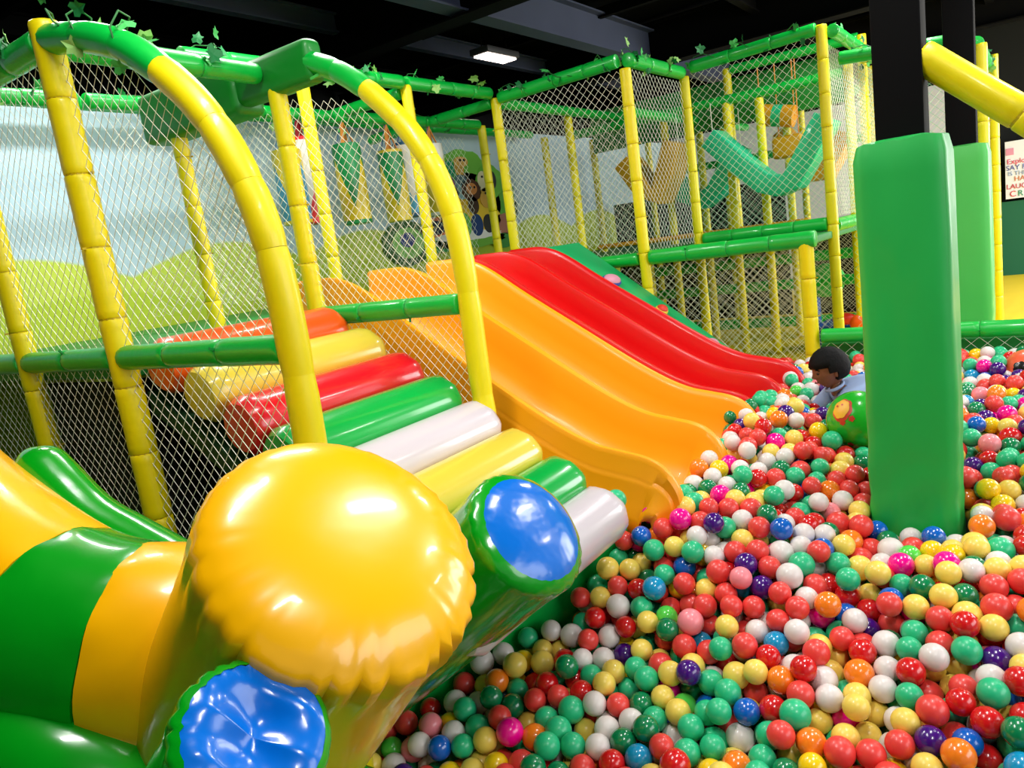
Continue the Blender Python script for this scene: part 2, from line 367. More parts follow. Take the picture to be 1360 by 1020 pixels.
bar((1.2, 4.62, 3.06), (2.45, 4.62, 3.08), 'green bar crossing behind the left net near the top', r=.046)
bar((2.7, 3.9, 3.18), (4.5, 3.9, 3.2), 'green ivy-dressed top bar above the punch bags', r=.05)
bar((4.55, 3.9, 3.2), (5.6, 3.88, 3.2), 'green ivy-dressed top bar above the red slide start', r=.05)
bar((2.5, 4.62, 3.08), (4.4, 4.62, 3.1), 'green bar from which the punch bags hang, left half', r=.046)
bar((4.45, 4.62, 3.1), (6.4, 4.62, 3.13), 'green bar from which the punch bags hang, right half', r=.046)
bar((1.8, 5.4, 3.26), (5.4, 5.4, 3.26), 'green bar close to the mural top, left stretch', r=.046)
bar((5.45, 5.4, 3.26), (8.6, 5.4, 3.26), 'green bar close to the mural top, right stretch', r=.046)
bar((3.57, 3.98, 3.12), (3.57, 5.3, 3.14), 'green cross bar running towards the mural over the first punch bag', r=.046)
bar((4.55, 3.95, 3.14), (4.6, 5.3, 3.14), 'green cross bar running towards the mural over the last punch bags', r=.046)
bar((5.65, 3.9, 3.13), (5.65, 5.4, 3.1), 'green cross bar running towards the mural behind the red slide', r=.046)
# big green padded beam
e = empty('padded_beam', (2.47, 2.62, 2.72), 'thick green vinyl-padded beam with torn square end above the yellow pole', 'beam')
v, f = boxvf((2.455, 2.64, 2.735), (2.56, 3.2, 2.925)); mk('vinyl_cover', v, f, M['turf'], e, bevel=.035)
v, f = boxvf((2.43, 3.16, 2.70), (2.62, 4.0, 2.96)); mk('vinyl_cover', v, f, M['turf'], e, bevel=.04)
mk('loose_flap', [(2.46, 2.65, 2.75), (2.57, 2.65, 2.78), (2.58, 2.54, 2.79), (2.48, 2.55, 2.77), (2.46, 2.65, 2.738), (2.57, 2.65, 2.768), (2.58, 2.54, 2.778), (2.48, 2.55, 2.758)],
   [(0, 1, 2, 3), (7, 6, 5, 4), (0, 4, 5, 1), (1, 5, 6, 2), (2, 6, 7, 3), (3, 7, 4, 0)], M['pad2'], e)

# stair-side nets
polyA = [(0, .5), (1.0, .5), (1.0, 2.8), (.72, 2.75), (.47, 2.62), (.22, 2.42), (.07, 2.15), (0.02, 1.9)]
net('safety_net', (1.45, 1.86, 0), (0, 1, 0), (0, 0, 1), polyA, 'white diamond net under the left arched pole', r=.0014, a=.027, b=.029)
net('safety_net', (1.45, 2.86, 0), (0, 1, 0), (0, 0, 1), [(0, .4), (.74, .4), (.74, 2.8), (0, 2.8)], 'white diamond net between the tall yellow pole and the leftmost pole', r=.0014, a=.027, b=.029)
net('safety_net', (1.45, 3.66, 0), (0, 1, 0), (0, 0, 1), [(0, .4), (1, .4), (1, 2.78), (0, 2.78)], 'white diamond net at the left edge of the photo', r=.0014, a=.028, b=.029)
polyB = [(0, .7), (.9, .9), (.9, 2.72), (.5, 2.64), (.3, 2.5), (.12, 2.3), (.03, 2.05)]
net('safety_net', (2.5, 2.01, 0), (0, 1, 0), (0, 0, 1), polyB, 'white diamond net between rollers and yellow slide', r=.0014, a=.024, b=.025)
net('safety_net', (2.5, 3.0, 0), (0, 1, 0), (0, 0, 1), [(0, 1.75), (.72, 1.75), (.72, 2.7), (0, 2.7)], 'white diamond net behind the pole next to the orange roller', r=.0014, a=.025, b=.025)
net('safety_net', (2.7, 4.75, 0), (1, 0, 0), (0, 0, 1), [(0, 1.75), (3.6, 1.75), (3.6, 3.05), (0, 3.05)], 'white diamond net hanging behind the punch bags', a=.036, b=.036)

# ================================================================== DECK
def deckpanel(lo, hi, lab):
    return tag(box('deck_panel', lo, hi, M['deck'], None, .01), lab, 'platform')
deckpanel((1.5, 2.9, 1.60), (2.66, 5.55, 1.66), 'green deck mat behind the orange roller')
deckpanel((2.70, 3.36, 1.60), (5.6, 5.55, 1.66), 'green deck mat at the head of the slides')
deckpanel((5.7, 1.42, 1.60), (10.6, 5.55, 1.66), 'green upper deck of the climbing frame on the right')
struct(box('shade_sheet_1', (1.53, 2.98, 0), (1.55, 3.68, 1.58), M['dark']))  # dark sheet standing in for the unlit, black-netted space under the deck
struct(box('shade_sheet_2', (1.55, 3.0, 0), (2.5, 3.02, 1.58), M['dark']))  # another added dark sheet, painting the shade behind the stairs
struct(box('shade_sheet_3', (2.56, 2.0, 0), (2.58, 3.0, 1.2), M['dark']))  # dark sheet painting the shaded interior beneath the rollers

# ================================================================== ROLLER STAIR
st = empty('roller_stair', (2.0, 2.1, 0), 'flight of eight padded rollers in orange, yellow, red, green and white', 'stairs')
rolls = [('vor', 'orange', 2.78, 1.69), ('vye', 'pale yellow', 2.56, 1.58), ('vre', 'red', 2.35, 1.46), ('vgr', 'green', 2.155, 1.35), ('vwh', 'white', 1.965, 1.235), ('vye', 'pale yellow', 1.775, 1.12), ('vgr', 'green', 1.585, 1.01), ('vwh', 'white', 1.42, .895)]
for i, (mk_, cn, v, z) in enumerate(rolls):
    R_ = .118; cz = z - .062; u0, u1 = (1.56, 2.46) if i < 4 else (1.5, 2.46)
    V = []; F = []; seg = 32; N = 26
    prof = []
    for j in range(N + 1):
        t = j / N; x = u0 + (u1 - u0) * t; d = min(t, 1 - t) * (u1 - u0)
        q = 1 if d > .05 else (.80 + .20 * math.sin(math.acos(max(0, 1 - d / .05))))
        prof.append((x, q, d))
    prof = [(u0 - .004, .5, 0)] + prof + [(u1 + .012, .5, 0)]
    for (x, q, d) in prof:
        for k in range(seg):
            th = 2 * PI * k / seg; c, s = math.cos(th), math.sin(th)
            # rounded D section lying on the 31 degree slope, flattened below
            ex = 2.2; rr = (abs(c) ** ex + abs(s) ** ex) ** (-1 / ex)
            a = c * rr * R_ * .98; b = s * rr * R_ * .9
            w_ = 1 + (.02 * math.sin(9 * th + i) if d < .06 else 0)
            y_ = a * q * w_; z_ = b * q * w_
            ca, sa = math.cos(.5), math.sin(.5)
            V.append((x, v + y_ * ca - z_ * sa, cz + y_ * sa + z_ * ca))
    for a in range(len(prof) - 1):
        for k in range(seg): F.append((a * seg + k, a * seg + (k + 1) % seg, (a + 1) * seg + (k + 1) % seg, (a + 1) * seg + k))
    F.append(tuple(range(seg))[::-1]); F.append(tuple(range((len(prof) - 1) * seg, len(prof) * seg)))
    o = mk('roller', V, F, M[mk_], st); o['label'] = cn + ' roller'
sv = [(1.56, 1.64, .84), (1.56, 2.93, 1.53), (1.56, 2.93, 1.45), (1.56, 1.64, .72)]
mk('base_board', [(x,) + p[1:] for x in (1.57, 2.44) for p in sv], [(0, 1, 2, 3), (7, 6, 5, 4), (0, 4, 5, 1), (1, 5, 6, 2), (2, 6, 7, 3), (3, 7, 4, 0)], M['minte'], st)
for x in (1.75, 2.3): mk('support_post', *sweep([(x, 2.35, 0), (x, 2.35, 1.25)], .03, 10), M['ypole'], st)

# ================================================================== SLIDES
def slide(name, us, mt, label, top):
    """two-lane fibreglass slide; us = x of its three side walls"""
    e = empty(name, (sum(us) / 3, 2.3, .8), label, 'slide')
    key = [(3.32, 1.87), (3.2, 1.87), (3.04, 1.86), (2.86, 1.79), (2.58, 1.60), (2.24, 1.38), (1.93, 1.18), (1.74, 1.07), (1.6, 1.01), (1.48, .985), (1.38, .965), (1.31, .935), (1.26, .885), (1.225, .81), (1.215, .70)]
    P = smoothpath([(0, a, b) for a, b in key], 5); n = len(P)
    H = .285
    x0, x1, x2 = us
    def trough(a, b):
        xm = (a + b) / 2
        return [(a + .022, -.004), (a + .034, -.03), (a + .046, -.11), (a + .066, -.19), (a + .10, -.25), (a + .16, -H), (xm, -H - .004), (b - .16, -H), (b - .10, -.25), (b - .066, -.19), (b - .046, -.11), (b - .034, -.03), (b - .022, -.004)]
    prof = [(x0 - .07, -.34), (x0 - .066, -.25), (x0 - .05, -.225), (x0 - .035, -.12), (x0 - .03, -.105), (x0 - .018, -.09), (x0 - .02, -.02), (x0 - .008, .0), (x0 + .012, .0)] + trough(x0, x1) + [(x1 - .01, .0), (x1 + .01, .0)] + trough(x1, x2) + \
           [(x2 - .012, .0), (x2 + .008, .0), (x2 + .02, -.02), (x2 + .018, -.09), (x2 + .03, -.105), (x2 + .035, -.12), (x2 + .05, -.225), (x2 + .066, -.25), (x2 + .07, -.34)]
    V, F = [], []; m_ = len(prof)
    for i, p in enumerate(P):
        t = i / (n - 1)
        a = P[max(0, i - 1)]; b = P[min(n - 1, i + 1)]; d = (b - a).normalized(); nrm = Vector((0, d.z, -d.y)).normalized()
        if nrm.z < 0: nrm = -nrm
        nrm = (nrm * .6 + Vector((0, 0, 1)) * .4).normalized()
        lowf = 1 if p.y > 1.33 else max(.4, 1 - (1.33 - p.y) / .2)   # the walls sink towards the lip
        for (x, dz) in prof:
            flo = -H if dz > -H else dz
            dd = dz if dz >= -.2 else dz
            if p.y < 1.33: dd = dz * lowf
            bul = 0
            q = p + nrm * dd
            V.append((x, q.y + (0.0), max(q.z, .3)))
    for i in range(n - 1):
        for k in range(m_ - 1): F.append((i * m_ + k, i * m_ + k + 1, (i + 1) * m_ + k + 1, (i + 1) * m_ + k))
    bm_o = mk('chute', V, F, mt, e)
    sd = bm_o.modifiers.new('thick', 'SOLIDIFY'); sd.thickness = .012; sd.offset = -1
    # high end cheeks where the walls start on the deck
    for x in us:
        v, f = boxvf((x - .024, 3.30, 1.60), (x + .024, 3.34, 1.862)); mk('end_cheek', v, f, mt, e, bevel=.008)
    v, f = boxvf((x0 - .05, 3.295, 1.54), (x2 + .05, 3.35, 1.64)); mk('mounting_flange', v, f, mt, e, bevel=.008)
    return e
slide('yellow_slide', (2.75, 3.3, 3.84), M['slidey'], 'two-lane amber yellow plastic slide next to the rollers', 0)
slide('red_slide', (3.91, 4.36, 4.80), M['slider'], 'two-lane glossy red plastic slide beside the yellow slide', 0)

# climbing ramp right of the red slide
rp = empty('climbing_ramp', (5.2, 2.3, .8), 'green padded climbing ramp with coloured holds behind the red slide', 'ramp')
def rpz(v): return 1.66 - (2.9 - v) * .78
v0, v1 = 1.62, 3.15
qv = [(x, y, rpz(y) - t) for x in (4.9, 5.54) for y, t in ((v0, 0), (v1, 0), (v1, .08), (v0, .08))]
mk('ramp_board', qv, [(0, 1, 2, 3), (7, 6, 5, 4), (0, 4, 5, 1), (1, 5, 6, 2), (2, 6, 7, 3), (3, 7, 4, 0)], M['ramp'], rp, bevel=.01)
def hold(x, y, a, b, m1, m2, lab):
    s = Vector((0, 1, .78)).normalized(); n_ = Vector((0, -.78, 1)).normalized(); c = Vector((x, y, rpz(y))) + n_ * .02
    o = ellipsoid('climbing_hold', c, (a, b, .03), m2, rp, 14, 8, (Vector((1, 0, 0)), s, n_)); o['label'] = lab
    ellipsoid('hold_top', c + n_ * .012, (a * .85, b * .85, .03), m1, o, 14, 8, (Vector((1, 0, 0)), s, n_))
hold(5.2, 2.72, .12, .07, M['pink'], M['hblue'], 'pink and blue hold'); hold(5.3, 2.38, .07, .05, M['hred'], M['hyel'], 'red hold on yellow'); hold(5.15, 2.2, .06, .06, M['hyel'], M['hyel'], 'yellow hold')
hold(5.3, 2.02, .12, .06, M['pink'], M['pink'], 'pink hold'); hold(5.42, 1.85, .03, .05, M['hyel'], M['hyel'], 'small yellow hold'); hold(5.1, 1.85, .05, .05, M['hred'], M['hred'], 'red hold')

# ================================================================== RIGHT CLIMBING FRAME
pole(5.6, 2.6, .02, 3.1, 'yellow pole with an orange-lit foot behind the red slide, corner of the high net', r=.045)
pole(6.72, 2.57, .42, 3.14, 'yellow pole right of the corner pole, carrying the second top bar')
pole(6.72, 1.42, .42, 3.26, 'tallest yellow pole left of the green column pad')
pole(5.6, 1.37, .02, 1.66, 'short stout yellow pole behind the boy, capped by green deck beam', r=.05)
pole(7.95, 1.47, .42, 3.18, 'slim yellow pole just left of the front column pad')
pole(9.0, 1.45, .42, 3.2, 'far thin yellow pole half hidden by the front column pad')
pole(6.72, .36, .42, 2.85, 'yellow pole right of the rear column pad')
pole(9.4, .40, .42, 3.1, 'thin far yellow pole near the lettered sign')
bar((5.6, 1.30, 1.66), (5.6, 2.55, 1.66), 'thick green deck beam ending at the short yellow pole', r=.058)
bar((5.6, 2.65, 1.66), (5.6, 3.35, 1.66), 'green deck beam stub touching the red slide top', r=.05)
bar((6.72, 1.46, 1.72), (6.72, 2.52, 1.72), 'green deck beam behind the high net', r=.055)
bar((6.76, 1.42, 1.70), (9.4, 1.40, 1.70), 'green deck beam running away left of the column pad', r=.055)
bar((5.64, 3.8, 3.15), (5.6, 2.66, 3.17), 'green ivy-dressed top bar over the high net, left part', r=.052)
bar((5.66, 2.6, 3.17), (6.68, 2.58, 3.17), 'short green leafy top bar turning back to the second pole', r=.055)
bar((6.72, 2.5, 3.2), (6.72, 1.46, 3.24), 'green top bar sloping up to the tallest yellow pole', r=.05)
bar((6.72, 1.34, 3.2), (9.4, 1.34, 3.2), 'green top bar running away behind the steel column', r=.05)
bar((6.72, 1.3, 2.98), (6.72, .40, 2.9), 'green top bar between the two steel columns', r=.05)
bar((7.0, .40, 2.9), (9.4, .44, 3.0), 'far green leafy bar beside the rear steel column', r=.05)
bar((5.7, 3.86, 3.12), (8.4, 3.9, 3.15), 'green inner top bar behind the high net', r=.046)
pole(6.98, 3.92, .42, 3.1, 'yellow pole inside the high net, left of centre')
pole(7.6, 4.6, .42, 3.04, 'yellow pole inside the high net, first from the left')
pole(8.78, 4.62, .42, 3.06, 'yellow pole inside the high net, close to the mural right part')
pole(8.4, 3.5, .42, 3.1, 'yellow pole inside the frame above the mustard slab')
pole(8.0, 2.64, .42, 3.08, 'yellow pole in front of the mint swing slab, left one')
pole(8.0, 2.31, .42, 3.0, 'yellow pole in front of the mint swing slab, middle one')
pole(9.0, 2.32, .42, 3.02, 'yellow pole behind the barrel, right end of the inner frame')
pole(9.0, 3.32, .42, 3.02, 'yellow pole behind the rear mint slab')
for v_ in (.5, 1.42): pole(9.8, v_, .42, 1.56, 'short far pole carrying the rails right of the tallest pole, ' + ('right one' if v_ < 1 else 'left one'), ties=False)
GP = 'yellow poles deep inside the climbing frame'
for (u, v) in ((10.4, 4.6), (10.4, 3.5), (10.4, 2.5), (10.4, 1.5)): pole(u, v, .42, 3.1, 'far yellow pole at the back of the climbing frame', GP, ties=False)
pole(9.2, 4.2, .42, 1.56, 'thin lower pole under the deck, leftmost under the deck', ties=False)
for i, (p0, p1) in enumerate((((8.0, 1.5, 3.05), (8.0, 4.5, 3.05)), ((9.0, 1.5, 3.0), (9.0, 4.5, 3.0)), ((6.8, 3.2, 2.98), (10.4, 3.2, 3.0)), ((10.4, 1.5, 2.6), (10.4, 4.6, 2.6)))):
    bar(p0, p1, ['green inner bar over the mint slabs', 'green inner bar behind the barrel', 'green inner bar leading to the back', 'low green bar at the very back of the frame'][i], r=.05, ties=False)
bar((8.4, 1.45, 3.4), (8.4, 2.7, 3.4), 'green bar up by the vinyl sheet from which the barrel hangs', ties=False)
pole(8.4, 1.42, 1.68, 3.42, 'slim pole right of the hanging barrel carrying its bar', ties=False); pole(8.4, 2.74, 1.68, 3.42, 'slim pole left of the hanging barrel carrying its bar', ties=False)
for i, z in enumerate((.55, 1.0, 1.3)):
    bar((9.3, 1.5, z), (9.3, 4.3, z), ['lowest', 'middle', 'highest'][i] + ' green rail across the dark space under the right deck', r=.06, ties=False)
for i, z in enumerate((.75, 1.2)):
    bar((9.8, .5, z), (9.8, 1.45, z), ['lower', 'upper'][i] + ' green rail right of the tallest pole, under the deck', r=.06, ties=False)
# toe rail
bar((8.02, 4.3, 1.74), (8.02, 1.9, 1.74), 'orange toe rail on the upper deck under the slabs', r=.028, mt=M['amber'], ties=False, step=.6)
bar((7.0, 4.0, 1.72), (7.0, 5.0, 1.72), 'yellow toe rail at the left end of the upper deck', r=.025, mt=M['ypole'], ties=False, step=.6)
# green fascia sheet high inside the frame
tag(box('fascia_sheet', (8.55, 1.6, 2.86), (8.6, 4.5, 3.34), M['turf'], None, .01), 'broad dark green vinyl sheet high inside the climbing frame', 'sheet')
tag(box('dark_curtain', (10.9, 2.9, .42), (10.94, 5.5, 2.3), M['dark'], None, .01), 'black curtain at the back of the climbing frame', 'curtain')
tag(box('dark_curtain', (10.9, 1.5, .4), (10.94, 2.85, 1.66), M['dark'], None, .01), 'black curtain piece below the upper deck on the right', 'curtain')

# hanging V slabs
def vslab(name, pts, thick, depth, mt, mte, label, strapz=None):
    P = [Vector(p) for p in pts]; n = len(P); e = empty(name, P[0], label, 'obstacle'); V, F = [], []
    for i, p in enumerate(P):
        a = P[max(0, i - 1)]; b = P[min(n - 1, i + 1)]; d = (b - a).normalized(); nr = Vector((0, -d.z, d.y))
        if nr.z < 0: nr = -nr
        for x in (-depth / 2, depth / 2):
            V.append(p + nr * thick / 2 + Vector((x, 0, 0))); V.append(p - nr * thick / 2 + Vector((x, 0, 0)))
    for i in range(n - 1):
        a, b = i * 4, i * 4 + 4
        F += [(a, a + 2, b + 2, b), (a + 1, b + 1, b + 3, a + 3), (a, b, b + 1, a + 1), (a + 2, a + 3, b + 3, b + 2)]
    F += [(0, 1, 3, 2), (4 * n - 4, 4 * n - 2, 4 * n - 1, 4 * n - 3)]
    mi = []
    for i in range(n - 1): mi += [0, 0, 0, 0]
    o = mk('slab_body', V, F, [mt], e, bevel=.012)
    # dark edging along the left (high-y) rim
    ed = [(v + Vector((-depth / 2 - .004, 0, 0))) for v in P]
    for p in (P[0], P[-1]):
        mk('hanging_cord', *sweep([p, (p.x, p.y, 3.02)], .004, 6), M['net'], e)
    return e
vslab('swing_slab', [(7.75, 2.72, 2.68), (7.75, 2.45, 2.38), (7.75, 2.22, 2.16), (7.75, 2.08, 2.11), (7.75, 1.95, 2.14), (7.75, 1.82, 2.34), (7.75, 1.62, 2.66)], .2, .35, M['mint'], M['minte'], 'big mint green V-shaped hanging slab behind the net')
vslab('swing_slab', [(8.55, 3.6, 2.5), (8.55, 3.35, 2.2), (8.55, 3.15, 2.1), (8.55, 2.98, 2.2), (8.55, 2.7, 2.62)], .18, .35, M['mint'], M['minte'], 'smaller mint green V-shaped slab hanging further back')
vslab('swing_slab', [(7.85, 3.72, 2.62), (7.85, 3.52, 2.3), (7.85, 3.36, 2.2), (7.85, 3.26, 2.4), (7.85, 3.13, 2.72)], .19, .4, M['mus'], M['minte'], 'mustard yellow V-shaped slab hanging left of the mint ones')
vslab('swing_slab', [(9.3, 2.45, 2.75), (9.3, 2.25, 2.45), (9.3, 2.15, 2.2), (9.3, 2.0, 2.2), (9.3, 1.75, 2.6)], .16, .4, M['amber'], M['minte'], 'amber yellow V-shaped slab hanging at the right back')
br = empty('hanging_barrel', (8.5, 2.25, 2.62), 'small yellow hanging barrel with mint band', 'obstacle')
c0 = Vector((8.4, 2.42, 2.88)); c1 = Vector((8.4, 2.08, 2.80))
for t0, t1, mm in ((0, .38, 'amber'), (.38, .66, 'mint'), (.66, 1, 'amber')):
    o = mk('barrel_band', *sweep([c0.lerp(c1, t0), c0.lerp(c1, t1)], .11, 18), M[mm], br)
    if mm == 'mint': o['label'] = 'mint band'
for c in (c0, c1): mk('strap', *sweep([c, (c.x, c.y, 3.38)], .007, 6), M['strap'], br)
v, f = boxvf((8.28, 2.0, 2.4), (8.5, 2.3, 2.62)); fb = empty('foam_block', (8.39, 2.15, 2.4), 'mustard foam block below the hanging barrel', 'obstacle'); mk('block_body', v, f, M['mus'], fb, bevel=.03)
for y in (2.05, 2.25): mk('strap', *sweep([(8.4, y, 2.6), (8.4, y, 3.38)], .006, 6), M['strap'], fb)

# nets on the right
net('safety_net', (5.6, 2.64, 0), (0, 1, 0), (0, 0, 1), [(0, 1.7), (1.18, 1.7), (1.18, 3.12), (0, 3.12)], 'white diamond net above the red slide, left bay')
net('safety_net', (6.72, 1.46, 0), (0, 1, 0), (0, 0, 1), [(0, .45), (1.08, .45), (1.08, 3.18), (0, 3.2)], 'white diamond net between second pole and tallest pole')
net('safety_net', (5.64, 2.58, 0), (1, 0, 0), (0, 0, 1), [(0, 1.7), (1.05, 1.7), (1.05, 3.12), (0, 3.12)], 'white diamond net on the short return beside the corner pole')
net('safety_net', (5.6, 1.41, 0), (0, 1, 0), (0, 0, 1), [(0, .6), (1.75, .6), (1.75, 1.62), (0, 1.62)], 'white diamond net under the thick green deck beam')
net('safety_net', (6.76, 1.40, 0), (1, 0, 0), (0, 0, 1), [(0, 1.75), (2.6, 1.75), (2.6, 3.15), (0, 3.15)], 'white net seen edge-on left of the steel column')
net('safety_net', (6.74, .42, 0), (0, 1, 0), (0, 0, 1), [(0, .5), (.86, .5), (.86, 2.85), (0, 2.9)], 'white net between the two padded columns', mt=M['netg'])
net('safety_net', (8.05, 1.5, 0), (0, 1, 0), (0, 0, 1), [(0, .5), (3.2, .5), (3.2, 1.6), (0, 1.6)], 'white net hanging under the middle of the right deck')
net('safety_net', (8.75, 1.5, 0), (0, 1, 0), (0, 0, 1), [(0, 1.75), (3.2, 1.75), (3.2, 3.0), (0, 3.0)], 'white net across the middle of the upper deck', mt=M['netg'])
net('safety_net', (10.4, .5, 0), (0, 1, 0), (0, 0, 1), [(0, .5), (4.6, .5), (4.6, 3.0), (0, 3.0)], 'white net along the very back of the climbing frame', a=.045, b=.045)
net('safety_net', (5.72, 3.94, 0), (1, 0, 0), (0, 0, 1), [(0, 1.75), (2.6, 1.75), (2.6, 3.1), (0, 3.1)], 'white net inside the upper deck in front of the mural')

# ================================================================== PIT FENCE, RIGHT SIDE
bar((5.6, 1.30, .97), (5.6, -.3, .97), 'green padded fence rail right of the boy, behind the column pad', r=.052)
bar((5.6, -.34, .97), (5.6, -2.4, .97), 'green padded fence rail running off the right edge', r=.052)
net('safety_net', (5.6, -2.4, 0), (0, 1, 0), (0, 0, 1), [(0, .35), (3.7, .35), (3.7, .93), (0, .93)], 'white diamond net under the fence rail at the back of the ball pit', a=.045, b=.04)
tag(box('padded_wall', (5.72, -.1, 0), (5.92, 1.34, .9), M['deck'], None, .02), 'dark green padded low wall behind the fence net', 'wall')
tag(box('padded_wall', (5.72, -2.6, 0), (5.92, -.12, .9), M['yfloor'], None, .02), 'yellow padded low wall behind the fence net at the right edge', 'wall')
tag(box('padded_wall', (5.72, 1.4, 0), (5.92, 3.3, .62), M['deck'], None, .02), 'green padded kerb under the right deck', 'wall')
# blue ride-on toy beyond the fence
rt = empty('ride_on_toy', (8.3, 1.75, .4), 'blue ride-on toy with red trim on the yellow floor behind the rail', 'toy')
mk('body', *boxvf((8.0, 1.3, .42), (8.6, 1.95, .66)), M['blue'], rt, bevel=.04)
mk('backrest', *boxvf((8.1, 1.96, .5), (8.5, 2.06, .92)), M['blue'], rt, bevel=.03)
ellipsoid('bow', (7.95, 1.62, .74), (.05, .12, .06), M['red'], rt); ellipsoid('bow', (7.93, 1.5, .7), (.05, .08, .08), M['vor'], rt)
tag(ellipsoid('plush_toy', (9.4, 2.1, 1.0), (.15, .22, .2), M['leafa'], None), 'pale green plush cushion on the floor under the deck', 'cushion')

# ================================================================== STEEL COLUMNS WITH PADS
def column(u, v, half, zt, padh, z0, z1, mp, labs, rough=.02):
    o = box('steel_column', (u - half, v - half, 0), (u + half, v + half, zt), M['steelb'], None, .006)
    for s in (-1, 1):
        pass
    tag(o, labs[0], 'column')
    V, F = [], []; seg = 48; lv = 30
    for j in range(lv + 1):
        t = j / lv; z = z0 + (z1 - z0) * t
        for k in range(seg):
            th = 2 * PI * k / seg; c, s = math.cos(th), math.sin(th); ex = 7
            rr = (abs(c) ** ex + abs(s) ** ex) ** (-1 / ex)
            crease = .006 * math.sin(z * 38 + 3 * math.sin(th * 2 + z * 5)) * max(0, 1 - t * 1.8) + rough * .4 * noise.noise(Vector((c * 2, s * 2, z * 2.3)))
            q = padh * (1 + .02 * math.sin(t * PI)) + crease
            if j == lv: q -= .012
            V.append((u + c * rr * q, v + s * rr * q, z + (.012 * noise.noise(Vector((c * 3, s * 3, 5))) if j == lv else 0)))
    # top rim turns in towards the steel
    for k in range(seg):
        th = 2 * PI * k / seg; c, s = math.cos(th), math.sin(th); ex = 7; rr = (abs(c) ** ex + abs(s) ** ex) ** (-1 / ex)
        V.append((u + c * rr * (half + .004), v + s * rr * (half + .004), z1 + .012))
    for j in range(lv + 1):
        for k in range(seg): F.append((j * seg + k, j * seg + (k + 1) % seg, (j + 1) * seg + (k + 1) % seg, (j + 1) * seg + k))
    p = mk('column_pad', V, F, mp); tag(p, labs[1], 'padding')
    return p
column(3.32, .435, .082, 4.6, .157, .35, 2.085, M['pad'], ('black steel column in front, rising from the large green pad', 'large green vinyl pad around the front column, foot in the balls'))
column(6.3, .46, .09, 4.6, .165, .42, 2.14, M['pad2'], ('black steel column further back, rising from the lighter pad', 'lighter green vinyl pad around the rear column behind the fence'), .01)
# slanting yellow tube
run('slanting_tube', (3.3, .365, 2.375), (3.3, -.55, 1.56), .056, M['ypole'], 'fat yellow padded tube slanting down from the front column to the right edge', 'tube', None, .42)

# ================================================================== LETTERED SIGN
sg = empty('wall_sign', (13.9, .2, 1.56), 'white sign with coloured lettering above the dark green wall', 'sign')
box('board', (13.92, -1.2, 1.56), (13.96, .47, 2.40), M['white'], sg)
def letters(txt, y, z, size, col):
    cu = bpy.data.curves.new('lettering', 'FONT'); cu.body = txt; cu.size = size; cu.extrude = .002; cu.align_x = 'LEFT'
    cu.materials.append(mat('letter_' + txt.replace(' ', '_').lower(), col, .6))
    tmp = bpy.data.objects.new('lettering', cu); COL.objects.link(tmp); dg = bpy.context.evaluated_depsgraph_get(); me = bpy.data.meshes.new_from_object(tmp.evaluated_get(dg)); bpy.data.objects.remove(tmp)
    o = bpy.data.objects.new('lettering', me); COL.objects.link(o); o.parent = sg
    o.matrix_local = Matrix.Translation(Vector((13.915, y, z)) - ORG[sg.name]) @ Matrix(((0, 0, -1, 0), (-1, 0, 0, 0), (0, 1, 0, 0), (0, 0, 0, 1)))
for t_, y_, z_, s_, c_ in (('Explore N', .45, 2.07, .105, (225, 60, 100)), ('SAY PL', .46, 1.98, .10, (90, 100, 170)), ('IS THIN', .44, 1.90, .085, (140, 165, 205)), ('HAVE', .36, 1.815, .10, (220, 120, 70)),
                           ('LAUGH', .46, 1.705, .10, (205, 30, 60)), ('C', .42, 1.59, .12, (220, 40, 60)), ('R', .32, 1.59, .12, (0, 140, 110)), ('O', .22, 1.59, .12, (235, 150, 60))):
    letters(t_, y_, z_, s_, c_)
box('square_mark', (13.913, .36, 2.2), (13.918, .46, 2.3), M['pink'], sg)

